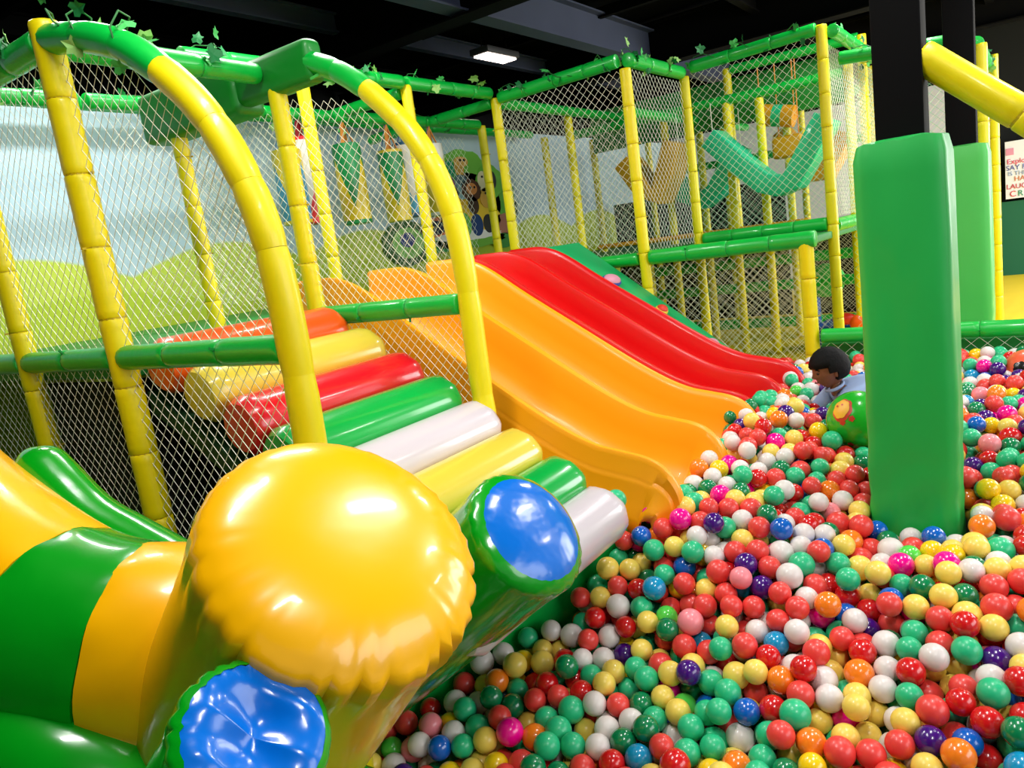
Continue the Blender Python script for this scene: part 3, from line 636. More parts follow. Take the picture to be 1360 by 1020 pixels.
# ================================================================== PUNCH BAGS
def bag(name, u, v, z0, z1, r, m1, m2, mrim, mst, label):
    """hanging bag: cylinder in two colours meeting in a long zigzag, on straps"""
    e = empty(name, (u, v, z0), label, 'punch bag', None)
    seg = 48; r = r * 1.22; H_ = z1 - z0
    def pt(k, t):
        th = 2 * PI * k / seg; q = r * (.94 if t < .004 or t > .996 else 1) * (1 + .02 * math.sin(t * PI) + .015 * noise.noise(Vector((math.cos(th), t * 4, u))))
        return (u + q * math.cos(th), v + q * math.sin(th), z0 + H_ * t)
    def zig(k): ph = (k / seg * 3 + .62) % 1; return .2 + .62 * abs(2 * ph - 1)
    def skirt(nm, lo, hi, mm):
        n = 8; V = [pt(k, lo(k) + (hi(k) - lo(k)) * j / n) for j in range(n + 1) for k in range(seg)]
        F = [(j * seg + k, j * seg + (k + 1) % seg, (j + 1) * seg + (k + 1) % seg, (j + 1) * seg + k) for j in range(n) for k in range(seg)]
        if nm == 'rim': F += [tuple(range(seg))[::-1], tuple(range(n * seg, (n + 1) * seg))]
        mk(nm, V, F, mm, e)
    skirt('rim', lambda k: 0, lambda k: .05, mrim); skirt('lower_cover', lambda k: .05, zig, m2); skirt('upper_cover', zig, lambda k: .96, m1); skirt('rim', lambda k: .96, lambda k: 1, mrim)
    for k, (a, mm) in enumerate(((-.6, mst), (.6, mst), (2.5, M['strapb']), (3.7, mst))):
        x, y = u + r * .92 * math.cos(a), v + r * .92 * math.sin(a)
        p = Vector((x, y, z1 - .1)); q = Vector((u, v, 3.08)); d = (q - p).normalized(); s = d.cross(Vector((math.cos(a), math.sin(a), 0))).normalized() * .014; n_ = Vector((math.cos(a), math.sin(a), 0)) * .003
        V2 = [c + sgn * s + k2 * n_ for c in (p, q) for sgn in (-1, 1) for k2 in (-1, 1)]
        mk('strap', V2, [(0, 1, 3, 2), (4, 6, 7, 5), (0, 4, 5, 1), (2, 3, 7, 6), (0, 2, 6, 4), (1, 5, 7, 3)], mm, e, smooth=False)
    return e
BG = None
def bagat(xt, yt, xb, yb, r, *a):
    p = atV(xt, yt, 4.62); q = atV(xb, yb, 4.62); bag('punch_bag', (p.x + q.x) / 2, 4.62, q.z, p.z, r, *a)
bagat(400, 184, 418, 298, .10, M['bagw'], M['bagr'], M['bagr'], M['strapr'], 'white and red zigzag punch bag, first from the left visible')
bagat(462, 192, 473, 298, .095, M['bagg'], M['bagy'], M['bagg'], M['strap'], 'green over yellow punch bag hanging alone beside the red one')
bagat(516, 200, 533, 294, .09, M['bagg'], M['bagy'], M['bagy'], M['strap'], 'green over yellow punch bag overlapping the blue and white one')
bagat(537, 190, 552, 288, .09, M['bagw'], M['bagb'], M['bagd'], M['strapb'], 'white over blue punch bag behind the arched pole')
bagat(570, 192, 588, 286, .085, M['bagw'], M['bagy'], M['bagw'], M['strap'], 'white over yellow punch bag beside the animal board')
bagat(380, 200, 396, 298, .09, M['bagy'], M['bagb'], M['bagy'], M['strap'], 'punch bag almost hidden behind the yellow pole')

# ================================================================== ANIMAL CUT-OUT BOARDS (flat boards in front of the mural)
cb = empty('cutout_board', (7.3, 5.5, 1.9), 'painted cut-out board of jungle animals on a yellow bus', 'board')
PC = {}
def flat(name, pts, y, mt, parent, th=.004):
    """flat shape given by photo-plane coordinates on the mural wall, real thickness"""
    P = []
    for (x, z) in pts: P.append(Vector((x, y, z)))
    n = len(P); V = P + [p + Vector((0, th, 0)) for p in P]
    F = [tuple(range(n)), tuple(range(2 * n - 1, n - 1, -1))] + [(i, n + i, n + (i + 1) % n, (i + 1) % n) for i in range(n)]
    return mk(name, V, F, mt, parent, smooth=False)
def pm(rgb):
    if rgb not in PC: PC[rgb] = mat('print_%d_%d_%d' % rgb, rgb, .6)
    return PC[rgb]
def blob(name, cx, cz, rx, rz, y, rgb, parent, lobes=0, amp=.1, n=28, th=.004):
    return flat(name, [(cx + rx * math.cos(a) * (1 + amp * abs(math.sin(lobes * a / 2))), cz + rz * math.sin(a) * (1 + amp * abs(math.sin(lobes * a / 2)))) for a in [2 * PI * k / n for k in range(n)]], y, pm(rgb), parent, th)
def bp(x, y): p = atV(x, y, 5.5); return p.x, p.z
cx, cz = bp(628, 262); wpx = bp(650, 262)[0] - bp(610, 262)[0]; sx = wpx / 40; sz = (bp(628, 220)[1] - bp(628, 300)[1]) / 80
def bl(x, y, rx, ry, k, rgb, nm, lobes=0, amp=.1): 
    a, b = bp(x, y); return blob(nm, a, b, rx * sx, ry * sz, 5.59 - .004 * k - (.035 if k == 0 else .035), rgb, cb, lobes, amp, th=.0045 if k else .04)
bl(622, 228, 30, 28, 0, (120, 200, 70), 'board_foliage', 9, .12); bl(600, 232, 16, 14, 1, (60, 160, 90), 'board_foliage', 6, .12); bl(655, 240, 18, 22, 1, (110, 190, 60), 'board_foliage', 7)
bl(628, 270, 44, 42, 0, (245, 195, 40), 'bus_body'); bl(632, 318, 44, 10, 1, (120, 190, 60), 'board_grass', 12, .1); bl(628, 312, 42, 6, 2, (240, 240, 235), 'bus_skirt', 14, .1)
bl(634, 290, 36, 20, 1, (245, 205, 50), 'bus_panel', 10, .08)
bl(604, 258, 9, 22, 2, (190, 110, 175), 'purple_hippo'); bl(601, 240, 6, 6, 3, (170, 95, 160), 'hippo_head')
bl(614, 222, 6, 12, 2, (225, 170, 70), 'giraffe_neck'); bl(616, 214, 9, 7, 3, (235, 185, 90), 'giraffe_head'); bl(601, 222, 6, 10, 3, (0, 160, 110), 'parrot')
bl(617, 248, 8, 16, 2, (150, 190, 200), 'elephant_body'); bl(616, 238, 7, 7, 3, (90, 120, 130), 'elephant_head')
bl(630, 252, 12, 14, 3, (90, 50, 25), 'lion_mane', 12, .12); bl(630, 250, 7, 8, 4, (235, 150, 80), 'lion_face'); bl(633, 272, 7, 12, 3, (70, 45, 30), 'lion_body')
bl(645, 240, 7, 14, 3, (240, 230, 190), 'rabbit'); bl(650, 262, 9, 14, 3, (225, 170, 70), 'tiger'); bl(658, 238, 5, 12, 3, (40, 45, 50), 'zebra')
bl(622, 298, 8, 16, 3, (110, 200, 80), 'green_window_print'); bl(638, 298, 8, 15, 3, (20, 60, 120), 'blue_window_print'); bl(653, 296, 7, 13, 3, (40, 40, 40), 'dark_window_print')
for (x, y) in ((601, 238), (630, 248), (616, 212), (645, 234), (650, 256)):
    bl(x - 2, y, 1.2, 1.6, 6, (20, 20, 20), 'printed_eye'); bl(x + 3, y, 1.2, 1.6, 6, (20, 20, 20), 'printed_eye')
cb2 = empty('cutout_board', (6.2, 5.5, 1.8), 'painted cut-out board with animal wagons left of the bus board', 'board')
cb_, cb = cb, cb2
bl(548, 322, 24, 26, 0, (70, 110, 60), 'wagon_wheel', 10, .08); bl(548, 322, 17, 19, 1, (150, 210, 110), 'wheel_face'); bl(546, 318, 8, 9, 2, (70, 80, 150), 'wheel_hub')
bl(586, 312, 20, 22, 0, (225, 120, 80), 'wagon_body', 8, .08); bl(584, 302, 12, 9, 1, (30, 40, 70), 'wagon_window'); bl(592, 326, 18, 8, 1, (70, 170, 80), 'wagon_base', 8)
cb3 = empty('cutout_board', (8, 5.5, 1.8), 'painted cut-out board of green trees beside the high net corner', 'board')
cb = cb3
bl(672, 262, 18, 34, 0, (90, 170, 50), 'painted_tree', 9, .1); bl(676, 296, 16, 14, 1, (170, 110, 90), 'painted_animal', 7); bl(676, 318, 18, 10, 1, (60, 150, 60), 'painted_grass', 9); bl(684, 276, 8, 16, 2, (60, 90, 60), 'painted_tree', 6)

# ================================================================== GIANT INFLATABLE FIGURE
fig = empty('inflatable_figure', (.9, 1.3, 0), 'giant yellow and green inflatable figure with two blue-soled legs', 'inflatable')
def capcyl(name, p0, p1, r, mt, parent, seg=96, pucker=20, amp=.03, dome=.14, capmt=None, capname=None, dent=0, taper=1.0, back=True, capr=.9, w=1.0):
    """inflated cylinder p0 (cap centre) to p1 with a domed, wrinkled end; returns objects"""
    p0, p1 = Vector(p0), Vector(p1); ax = (p1 - p0); L = ax.length; ax.normalize()
    a = ax.cross(Vector((0, 0, 1))).normalized(); b = ax.cross(a)
    rng = random.Random(int(r * 1000)); ph = [rng.random() * 6 for _ in range(8)]
    def pk(th):      # sharp irregular puckers gathered by the seam
        w_ = pucker * .5 * th + 1.1 * math.sin(2 * th + ph[0]) + .8 * math.sin(5 * th + ph[1]); w2 = pucker * .85 * th + math.sin(3 * th + ph[2])
        return (.62 - 1.3 * (1 - abs(math.sin(w_))) ** 2.2) + .35 * (.5 - (1 - abs(math.sin(w2))) ** 2)
    def sec(rf, z, wk, wz):
        out = []
        for k in range(seg):
            th = 2 * PI * k / seg; m_ = pk(th) * (.65 + .35 * math.sin(th + ph[4]))
            rr = r * rf * (1 + amp * wk * m_); out.append(p0 + ax * (r * (z + wz * amp * m_)) + (a * math.cos(th) + b * math.sin(th)) * rr)
        return out
    hh = .34; e_ = 2.5; prof_ = []
    for q in range(0, 23):
        fi = PI / 2 * (1 - q / 22); rf_ = max(.001, math.cos(fi) ** (2 / e_)); z_ = -dome + hh * (1 - math.sin(fi) ** (2 / e_))
        g = math.exp(-((rf_ - .96) / .17) ** 2) if rf_ < .96 else 1
        prof_.append((rf_, z_, .9 * g * (1 if q < 22 else .9), .8 * g * max(0, 1 - max(0, rf_ - .93) / .07)))
    if not capmt: capr = .9
    capprof = [p_ for p_ in prof_ if p_[0] <= capr]; side0 = [p_ for p_ in prof_ if p_[0] > capr]
    capprof = capprof + [side0[0]]
    zb = hh - dome; side = side0 + [(1.0, zb + .06, .9, 0), (1.0, zb + .13, .75, 0), (1.0, zb + .2, .5, 0), (1.0, zb + .28, .34, 0), (1.0, zb + .36, .2, 0), (1.0, zb + .42, .08, 0)]
    lz = L / r
    ns = 10; side += [(1 + (taper - 1) * (k / ns), zb + .45 + (lz - zb - .45) * k / ns, 0, 0) for k in range(1, ns + 1)]
    if back: side += [(taper * .9, lz + .25, 0, 0), (taper * .65, lz + .45, 0, 0), (taper * .3, lz + .55, 0, 0)]
    def build(nm, prof, mt_, par):
        V, F = [], []
        for q in prof: V += sec(*q)
        for i in range(len(prof) - 1):
            for k in range(seg): F.append((i * seg + k, i * seg + (k + 1) % seg, (i + 1) * seg + (k + 1) % seg, (i + 1) * seg + k))
        if nm == capname or not capmt: F.append(tuple(range(seg))[::-1])
        if nm != capname: F.append(tuple((len(prof) - 1) * seg + k for k in range(seg)))
        if dent and nm == capname:
            for i, v in enumerate(V):
                d = (v - p0); x, y = d.dot(a) / r, d.dot(b) / r; rad_ = math.hypot(x, y)
                f_ = max(0, 1 - rad_ / .9)
                V[i] = v + ax * r * dent * f_ ** .7 * (.5 + .55 * math.sin(3.1 * x + 1.5 + 2 * y) + .35 * abs(math.sin(5 * x - 3 * y)))
        return mk(nm, V, F, mt_, par)
    if capmt:
        o = build(name, side, mt, parent); c = build(capname, capprof, capmt, o); return o, c
    return build(name, capprof[:-1] + side, mt, parent), None
yel, grn, blu = M['infy'], M['infg'], M['infb']
p0 = D(465, 714, 1.31); ax = (ray(452, 722).normalized() * math.cos(math.radians(48)) + (RT * -.46 - UP * .89) * math.sin(math.radians(48))).normalized()
hd, _ = capcyl('head', p0, p0 + ax * .62, .2502, yel, fig, pucker=36, amp=.07, dome=.1, taper=1.05); hd['label'] = 'yellow cylinder head with puckered round end'
bpts = [D(335, 880, 1.72), D(245, 868, 1.70), D(165, 862, 1.70), D(90, 842, 1.72), D(20, 800, 1.78), D(-70, 725, 1.9), D(-180, 620, 2.1), D(-330, 500, 2.4)]
bp_ = smoothpath(bpts, 8); n = len(bp_)
cuts = [(0, .25, yel, 'yellow body section next to the head'), (.25, .475, grn, 'green band around the body'), (.475, 1.0, yel, 'long yellow body section at the left edge')]
for a_, b_, mm, lb in cuts:
    i0, i1 = int(a_ * (n - 1)), int(b_ * (n - 1)); seg_ = bp_[i0:i1 + 1]
    V, F = sweep(seg_, .245, 64, True, lambda t, th: .012 * math.sin(th * 9 + 4 * math.sin(th)) * (abs(2 * t - 1) ** 3) - .012 * (abs(2 * t - 1) ** 8))
    o = mk('body_section', V, F, mm, fig); o['label'] = lb
l2 = D(706, 702, 2.05); ax2 = (ray(706, 702).normalized() * math.cos(math.radians(50)) + (RT * -.76 - UP * .65) * math.sin(math.radians(50))).normalized()
lg, so = capcyl('leg', l2, l2 + ax2 * 1.35, .182, grn, fig, pucker=24, amp=.05, dome=.14, capmt=blu, capname='sole', capr=.82, taper=1.12)
lg['label'] = 'green right leg pointing at the ball pit'; so['label'] = 'domed blue sole'
l1 = D(343, 968, 1.06); ax1 = (ray(343, 968).normalized() * math.cos(math.radians(36)) + (RT * -.55 - UP * .83) * math.sin(math.radians(36))).normalized()
lg, so = capcyl('leg', l1, l1 + ax1 * .5, .114, grn, fig, pucker=26, amp=.05, dome=.05, capmt=blu, capname='sole', dent=.3, capr=.87, taper=1.05)
lg['label'] = 'green left leg at the bottom edge'; so['label'] = 'dented creased blue sole'
apts = [D(38, 606, 2.15), D(70, 640, 2.12), D(120, 690, 2.08), D(180, 725, 2.05), D(245, 762, 2.0), D(300, 800, 1.95)]
V, F = sweep(smoothpath(apts, 5), lambda t: .078 * (1 if t > .12 else .45 + .55 * math.sin(t / .12 * PI / 2)), 28)
o = mk('arm', V, F, grn, fig); o['label'] = 'glossy green tube arm behind the yellow body'
V, F = sweep(smoothpath([D(-120, 960, 1.6), D(0, 985, 1.55), D(90, 1025, 1.5), D(190, 1075, 1.5), D(280, 1150, 1.5)], 5), .12, 32); o = mk('arm', V, F, grn, fig); o['label'] = 'green tube at the bottom left corner'
ellipsoid('base_cushion', (.75, 1.5, .38), (.5, .3, .38), grn, fig, 28, 18); ellipsoid('base_cushion', (.15, 1.5, .5), (.9, .7, .52), grn, fig, 28, 18)

# padded pit wall along the foot of the stairs
def slantwall(p, q, th, z0, z1, mt, label):
    p, q = Vector((p[0], p[1], 0)), Vector((q[0], q[1], 0)); d = (q - p).normalized(); n_ = Vector((-d.y, d.x, 0)); n_ = n_ if n_.y > 0 else -n_
    V = [p, q, q + n_ * th, p + n_ * th]; W_ = [v + Vector((0, 0, 0)) for v in V] + [V[0] + Vector((0, 0, z0)), V[1] + Vector((0, 0, z1)), V[2] + Vector((0, 0, z1)), V[3] + Vector((0, 0, z0))]
    return tag(mk('padded_wall', W_, [(0, 3, 2, 1), (4, 5, 6, 7), (0, 1, 5, 4), (1, 2, 6, 5), (2, 3, 7, 6), (3, 0, 4, 7)], mt, bevel=.03), label, 'wall')
slantwall((2.68, 1.44), (1.5, 2.15), .14, .70, .3, M['vgr'], 'green padded kerb between the last white roller and the balls')
tag(box('play_mat', (-1.5, 2.3, 0), (1.42, 5.4, .12), M['deck'], None, .02), 'green floor mat behind the inflatable figure', 'mat')

# ================================================================== DEEP GREEN PLAY BALL AND ORANGE BALL
gc = D(1139, 558, 3.62); GR = .142
gb = empty('play_ball', gc - Vector((0, 0, GR)), 'large green ball with a printed yellow face half hidden by the column pad', 'ball')
V, F = ball_mesh('', GR, 40, 24, None); mk('ball_skin', [gc + Vector(v) for v in V], F, M['gball'], gb)
def decal(c, R, px, py, rad, mt, parent, name, lobes=0, amp=0, lift=.0015, ex=1.0):
    """flat print lying on the ball's skin around the point the view ray (px,py) meets"""
    d = ray(px, py).normalized(); oc = EYEP - c; b = d.dot(oc); t = -b - math.sqrt(max(0, b * b - (oc.length_squared - R * R))); h = (EYEP + d * t - c).normalized()
    a = h.cross(Vector((0, 0, 1))).normalized(); bb = h.cross(a); V = [c + h * (R + lift)]; n = 24
    for ring in (.5, 1):
        for k in range(n):
            th = 2 * PI * k / n; q = rad * ring * (1 + amp * abs(math.sin(lobes * th / 2))); V.append(c + (h * R + (a * math.cos(th) * ex + bb * math.sin(th)) * q).normalized() * (R + lift))
    F = [(0, 1 + k, 1 + (k + 1) % n) for k in range(n)] + [(1 + k, 1 + n + k, 1 + n + (k + 1) % n, 1 + (k + 1) % n) for k in range(n)]
    return mk(name, V, F, mt, parent)
decal(gc, GR, 1118, 544, .056, M['bprintr'], gb, 'printed_border', 7, .15, ex=.8)
decal(gc, GR, 1117, 543, .046, M['bprint'], gb, 'printed_face', 7, .12, .003, .8)
for (x, y, r_) in ((1113, 540, .005), (1119, 538, .005)): decal(gc, GR, x, y, r_, M['bprintr'], gb, 'printed_eye', lift=.0045)
for (x, y) in ((1131, 556), (1119, 561), (1115, 580), (1130, 590)): decal(gc, GR, x, y, .011, M['bprintr'], gb, 'printed_flower', 5, .4)
oc_ = D(1366, 492, 4.35)
ob = empty('play_ball', oc_ - Vector((0, 0, .12)), 'orange ball with dark print at the right edge', 'ball')
V, F = ball_mesh('', .125, 32, 20, None); mk('ball_skin', [oc_ + Vector(v) for v in V], F, M['oball'], ob)
decal(oc_, .125, 1354, 488, .03, M['eye'], ob, 'printed_patch', 5, .3)

# ================================================================== BOY CRAWLING IN THE BALLS (faces left in the photo)
fx = Vector((-math.sin(YAW), math.cos(YAW), 0)).normalized()             # forward of the boy
sy = Vector((math.cos(YAW), math.sin(YAW), 0))                          # his right side, away from the camera
zz = Vector((0, 0, 1))
hc = D(1101, 491, 4.2)                                                   # head centre
boy = empty('person', (hc.x, hc.y, hc.z - .5), 'young boy with black hair in a pale blue-grey shirt crawling through the balls', 'person')
def bo(f, s, z): return hc + fx * f + sy * s + zz * z
def skin(name, pts, edges, radii, mt, parent, sub=2):
    org = ORG[parent.name]; me = bpy.data.meshes.new(name); me.from_pydata([Vector(p) - org for p in pts], edges, []); me.materials.append(mt)
    o = link(name, me, parent); md = o.modifiers.new('skin', 'SKIN'); me.skin_vertices[0].data[0].use_root = True
    for i, r in enumerate(radii): me.skin_vertices[0].data[i].radius = (r, r) if not isinstance(r, tuple) else r
    md.use_smooth_shade = True; s_ = o.modifiers.new('sub', 'SUBSURF'); s_.levels = sub; s_.render_levels = sub
    return o
# body: pelvis root, spine, neck, arms, legs
B = [(-.50, 0, -.20), (-.33, 0, -.15), (-.13, 0, -.15), (-.035, 0, -.12), (-.02, 0, -.06),
     (-.05, -.10, -.17), (.02, -.13, -.28), (.05, -.15, -.40), (.09, -.15, -.41),
     (-.05, .10, -.17), (.03, .13, -.28), (.10, .16, -.38), (.14, .16, -.39),
     (-.55, -.08, -.30), (-.50, -.10, -.50), (-.78, -.10, -.52), (-.86, -.10, -.53),
     (-.55, .08, -.30), (-.66, .10, -.48), (-.92, .10, -.50), (-1.0, .10, -.51)]
Ed = [(0, 1), (1, 2), (2, 3), (3, 4), (2, 5), (5, 6), (6, 7), (7, 8), (2, 9), (9, 10), (10, 11), (11, 12), (0, 13), (13, 14), (14, 15), (15, 16), (0, 17), (17, 18), (18, 19), (19, 20)]
Rd = [.07, .065, .055, .036, .036, .030, .033, .024, .02, .030, .033, .024, .02, .065, .05, .034, .028, .065, .05, .034, .028]
skin('body', [bo(*p) for p in B], Ed, Rd, M['skin'], boy)
# shirt: torso and sleeves
T = [(-.48, 0, -.19), (-.33, 0, -.14), (-.15, 0, -.15), (-.03, 0, -.165), (-.05, -.10, -.165), (.02, -.13, -.25), (.05, -.13, -.32), (-.05, .10, -.165), (.03, .13, -.25), (.06, .13, -.32)]
skin('shirt', [bo(*p) for p in T], [(0, 1), (1, 2), (2, 3), (2, 4), (4, 5), (5, 6), (2, 7), (7, 8), (8, 9)], [.11, .108, .108, .085, .066, .052, .046, .06, .052, .046], M['shirt'], boy)
# collar band
V, F = sweep([bo(-.025 + .045 * math.cos(t), .05 * math.sin(t), -.098 - .02 * math.cos(t)) for t in [2 * PI * k / 16 for k in range(17)]], .009, 8, False); mk('collar', V, F, M['shirt'], boy)
Tr = [(-.46, 0, -.25), (-.55, -.08, -.31), (-.50, -.10, -.49), (-.74, -.10, -.515), (-.55, .08, -.31), (-.66, .10, -.47), (-.88, .10, -.495)]
skin('trousers', [bo(*p) for p in Tr], [(0, 1), (1, 2), (2, 3), (0, 4), (4, 5), (5, 6)], [.105, .08, .062, .046, .08, .062, .046], M['trouser'], boy)
# hands with five fingers each
for s in (-.15, .16):
    w0 = (.10, s, -.41) if s < 0 else (.14, s, -.39); sg_ = -1 if s < 0 else 1
    pts = [bo(w0[0] - .01, s, w0[2])]; ed = []; rr = [.015]
    pts.append(bo(w0[0] + .03, s, w0[2] - .006)); ed.append((0, 1)); rr.append((.017, .011))
    for k, ln in enumerate((.026, .032, .034, .03)):
        o_ = (k - 1.5) * .012; i = len(pts)
        pts += [bo(w0[0] + .045, s + o_, w0[2] - .006), bo(w0[0] + .045 + ln * .6, s + o_ * 1.25, w0[2] - .008), bo(w0[0] + .045 + ln, s + o_ * 1.35, w0[2] - .018)]
        ed += [(1, i), (i, i + 1), (i + 1, i + 2)]; rr += [.0062, .0056, .0045]
    i = len(pts); pts += [bo(w0[0] + .015, s - sg_ * .022, w0[2] - .006), bo(w0[0] + .035, s - sg_ * .034, w0[2] - .014)]; ed += [(1, i), (i, i + 1)]; rr += [.0075, .0055]
    skin('hand', pts, ed, rr, M['skin'], boy, 1)
# head: tilted slightly down
tl = math.radians(-10); hf = (fx * math.cos(tl) + zz * math.sin(tl)).normalized(); hz = (zz * math.cos(tl) - fx * math.sin(tl)).normalized()
def headpt(v, off=0):
    f_, s_, z_ = v.x, v.y, v.z; x = f_ * .088; y = s_ * .070; z = z_ * .100
    if z_ < -.1:                                # jaw narrows, chin forward
        k = min(1, (-.1 - z_) / .9); y *= 1 - .35 * k; x = x * (1 - .22 * k) + .012 * k * (1 if f_ > -.2 else 0)
    if f_ < 0: x *= 1.12
    if f_ > .6:
        c = max(0, 1 - abs(s_) / .28)
        x += .017 * c * math.exp(-((z_ + .20) / .11) ** 2)                      # nose tip
        x += .008 * c * math.exp(-((z_ + .02) / .14) ** 2)                      # bridge
        x += .007 * max(0, 1 - abs(s_) / .4) * math.exp(-((z_ + .52) / .10) ** 2)  # lips
        x += .004 * math.exp(-((z_ - .22) / .1) ** 2)                           # brow
        x -= .007 * math.exp(-((abs(s_) - .42) / .14) ** 2) * math.exp(-((z_ - .04) / .10) ** 2)  # eye sockets
        x -= .004 * c * math.exp(-((z_ + .38) / .05) ** 2)
    d = Vector((x, y, z)); 
    if off: d += d.normalized() * off
    return hc + hf * d.x + sy * d.y + hz * d.z
V, F = ball_mesh('', 1, 48, 36, None); hd = mk('head', [headpt(Vector(v)) for v in V], F, M['skin'], boy)
W = []
for v in V:
    v = Vector(v); line = .36 if v.x > .35 else (.02 if v.x > -.05 else -.42)        # fringe, over the ear, nape
    line += .06 * noise.noise(v * 6); k = (v.z - line) / .12; k = max(-1, min(1, k))
    tuft = .004 * noise.noise(v * 14)
    W.append(headpt(v, .019 + tuft + (.012 * max(0, v.z)) if k > 0 else (.004 + .015 * (k + 1) if k > -.6 else -.012)))
mk('hair', W, F, M['hair'], hd)
for s in (-1, 1):
    ear = ellipsoid('ear', hc + hf * -.008 + sy * s * .071 + hz * -.012, (.013, .008, .021), M['skin'], hd, 14, 10, (hf, sy, hz))
    ellipsoid('eye', hc + hf * .076 + sy * s * .029 + hz * .004, (.007, .010, .006), M['eye'], hd, 12, 8, (hf, sy, hz))
    mk('eyebrow', *sweep([hc + hf * .083 + sy * s * .014 + hz * .022, hc + hf * .081 + sy * s * .03 + hz * .027, hc + hf * .070 + sy * s * .045 + hz * .021], .0028, 6), M['hair'], hd)
mk('mouth', *sweep([hc + hf * .081 + sy * -.018 + hz * -.05, hc + hf * .092 + hz * -.052, hc + hf * .081 + sy * .018 + hz * -.05], .0035, 8), M['lips'], hd)

# ================================================================== BALL PIT
R0 = .0425
def fdepth(x, y): return x * FW.x + y * FW.y
def surf(x, y):
    h = float(np.interp(x, (.8, 1.4, 1.95, 2.3, 2.7, 3.2, 4.0, 5.0), (.10, .14, .27, .40, .55, .59, .72, .79)))
    h -= .12 * math.exp(-((x - 4.35) ** 2 + (y - .95) ** 2) / .09)
    h += .17 * max(0, min(1, (y - .55) / .6)) * max(0, min(1, (x - 2.3) / .4)) * max(0, min(1, (5.2 - x) / 1.5))
    return h + .035 * noise.noise(Vector((x * 1.3, y * 1.3, 3)))
def blocked(x, y):
    if x < 2.70 and y > 1.42 + max(0, 2.68 - x) * .6: return True
    if x > 5.53: return True
    if 2.70 <= x < 4.9 and y > 1.36: return True
    if x >= 4.9 and y > 1.68: return True
    if abs(x - 3.32) < .2 and abs(y - .425) < .2: return True
    return False
pts = []; sp = .083
for lay in range(3):
    yy = -3.4; row = 0
    while yy < 2.1:
        xx = .3 + (sp / 2 if (row + lay) % 2 else 0) + random.uniform(-.01, .01)
        while xx < 5.55:
            X, Y_ = xx + random.uniform(-.02, .02), yy + random.uniform(-.02, .02) + lay * .02
            if not blocked(X, Y_) and not (lay == 0 and random.random() < .13):
                z = surf(X, Y_) - .065 * lay
                p = proj((X, Y_, z))
                if p[2] > .9 and -80 < p[0] < 1850 and -100 < p[1] < 1300: pts.append((X, Y_, z + random.uniform(-.018, .018) * (1 if lay else 2.6), lay))
            xx += sp
        yy += sp * .87; row += 1
A = np.array(pts); P = A[:, :3].copy(); lay = A[:, 3]; base = P[:, 2].copy()
NB = len(P); rad = np.where(np.random.rand(NB) < .12, R0 * 1.1, R0) * np.random.uniform(.94, 1.03, NB)
obst = [(gc, GR), (oc_, .125), (bo(-.40, 0, -.20), .12), (bo(-.2, 0, -.16), .12), (bo(-.06, -.1, -.19), .12), (bo(-.02, -.14, -.26), .09), (bo(.03, -.05, -.2), .11), (bo(.03, -.12, -.15), .07), (hc, .10), (l2 + ax2 * .3, .18)]
for it in range(26):
    kd = KDTree(NB)
    for i in range(NB): kd.insert(P[i], i)
    kd.balance(); I = []; J = []
    for i in range(NB):
        for co, j, dd in kd.find_range(P[i], .097):
            if j > i: I.append(i); J.append(j)
    I = np.array(I); J = np.array(J); d = P[J] - P[I]; L = np.linalg.norm(d, axis=1) + 1e-9; ov = (rad[I] + rad[J]) * .985 - L
    k = ov > 0; push = (d[k] / L[k, None]) * (ov[k, None] * .45)
    np.add.at(P, I[k], -push); np.add.at(P, J[k], push)
    P[:, 2] += (base - P[:, 2]) * (.2 if it < 20 else .06)
    for c, r_ in obst:
        c = np.array(c); dv = P - c; L = np.linalg.norm(dv, axis=1) + 1e-9; q = L < r_ + rad
        P[q] = c + dv[q] / L[q, None] * (r_ + rad[q])[:, None]
    # keep out of pad, fence and kerb
    dx = P[:, 0] - 3.32; dy = P[:, 1] - .425; h = .17 + rad; q = (np.abs(dx) < h) & (np.abs(dy) < h)
    ax_ = np.abs(dx) > np.abs(dy); s1 = q & ax_; s2 = q & ~ax_
    P[s1, 0] = 3.32 + np.sign(dx[s1]) * h[s1]; P[s2, 1] = .425 + np.sign(dy[s2]) * h[s2]
    P[:, 0] = np.minimum(P[:, 0], 5.56 - rad)
    lim = 1.44 + np.maximum(0, 2.68 - P[:, 0]) * .6 - rad * 1.1; q = (P[:, 0] < 2.7) & (P[:, 1] > lim); P[q, 1] = lim[q]
# a few strays, as in the photo: two on the last white roller
extra = [(D(818, 664, 3.02), 'g'), (D(809, 672, 2.98), 'y')]
COLS = [('coral red', (232, 66, 60), .19), ('red', (214, 24, 28), .08), ('pale yellow', (244, 214, 92), .17), ('yellow', (250, 208, 20), .035), ('white', (226, 218, 214), .19), ('sea green', (38, 190, 130), .16),
        ('dark green', (10, 130, 78), .05), ('orange', (250, 130, 30), .045), ('hot pink', (250, 0, 150), .03), ('violet', (66, 12, 120), .022), ('blue', (10, 96, 196), .028), ('pale pink', (250, 140, 150), .015), ('sky blue', (20, 150, 200), .012), ('lime green', (90, 220, 80), .008)]
GL = {'red', 'yellow', 'dark green', 'hot pink', 'violet', 'blue', 'sky blue', 'lime green', 'orange'}
BM = [mat('ball_' + c[0].replace(' ', '_'), c[1], .22 if c[0] in GL else .34, .55 if c[0] in GL else .15, spec=.5) for c in COLS]
cum = np.cumsum([c[2] for c in COLS]); cum /= cum[-1]
ci = np.searchsorted(cum, np.random.rand(NB))
for i in range(NB):
    if COLS[ci[i]][0] in ('hot pink', 'orange'): rad[i] = max(rad[i], R0 * 1.06)
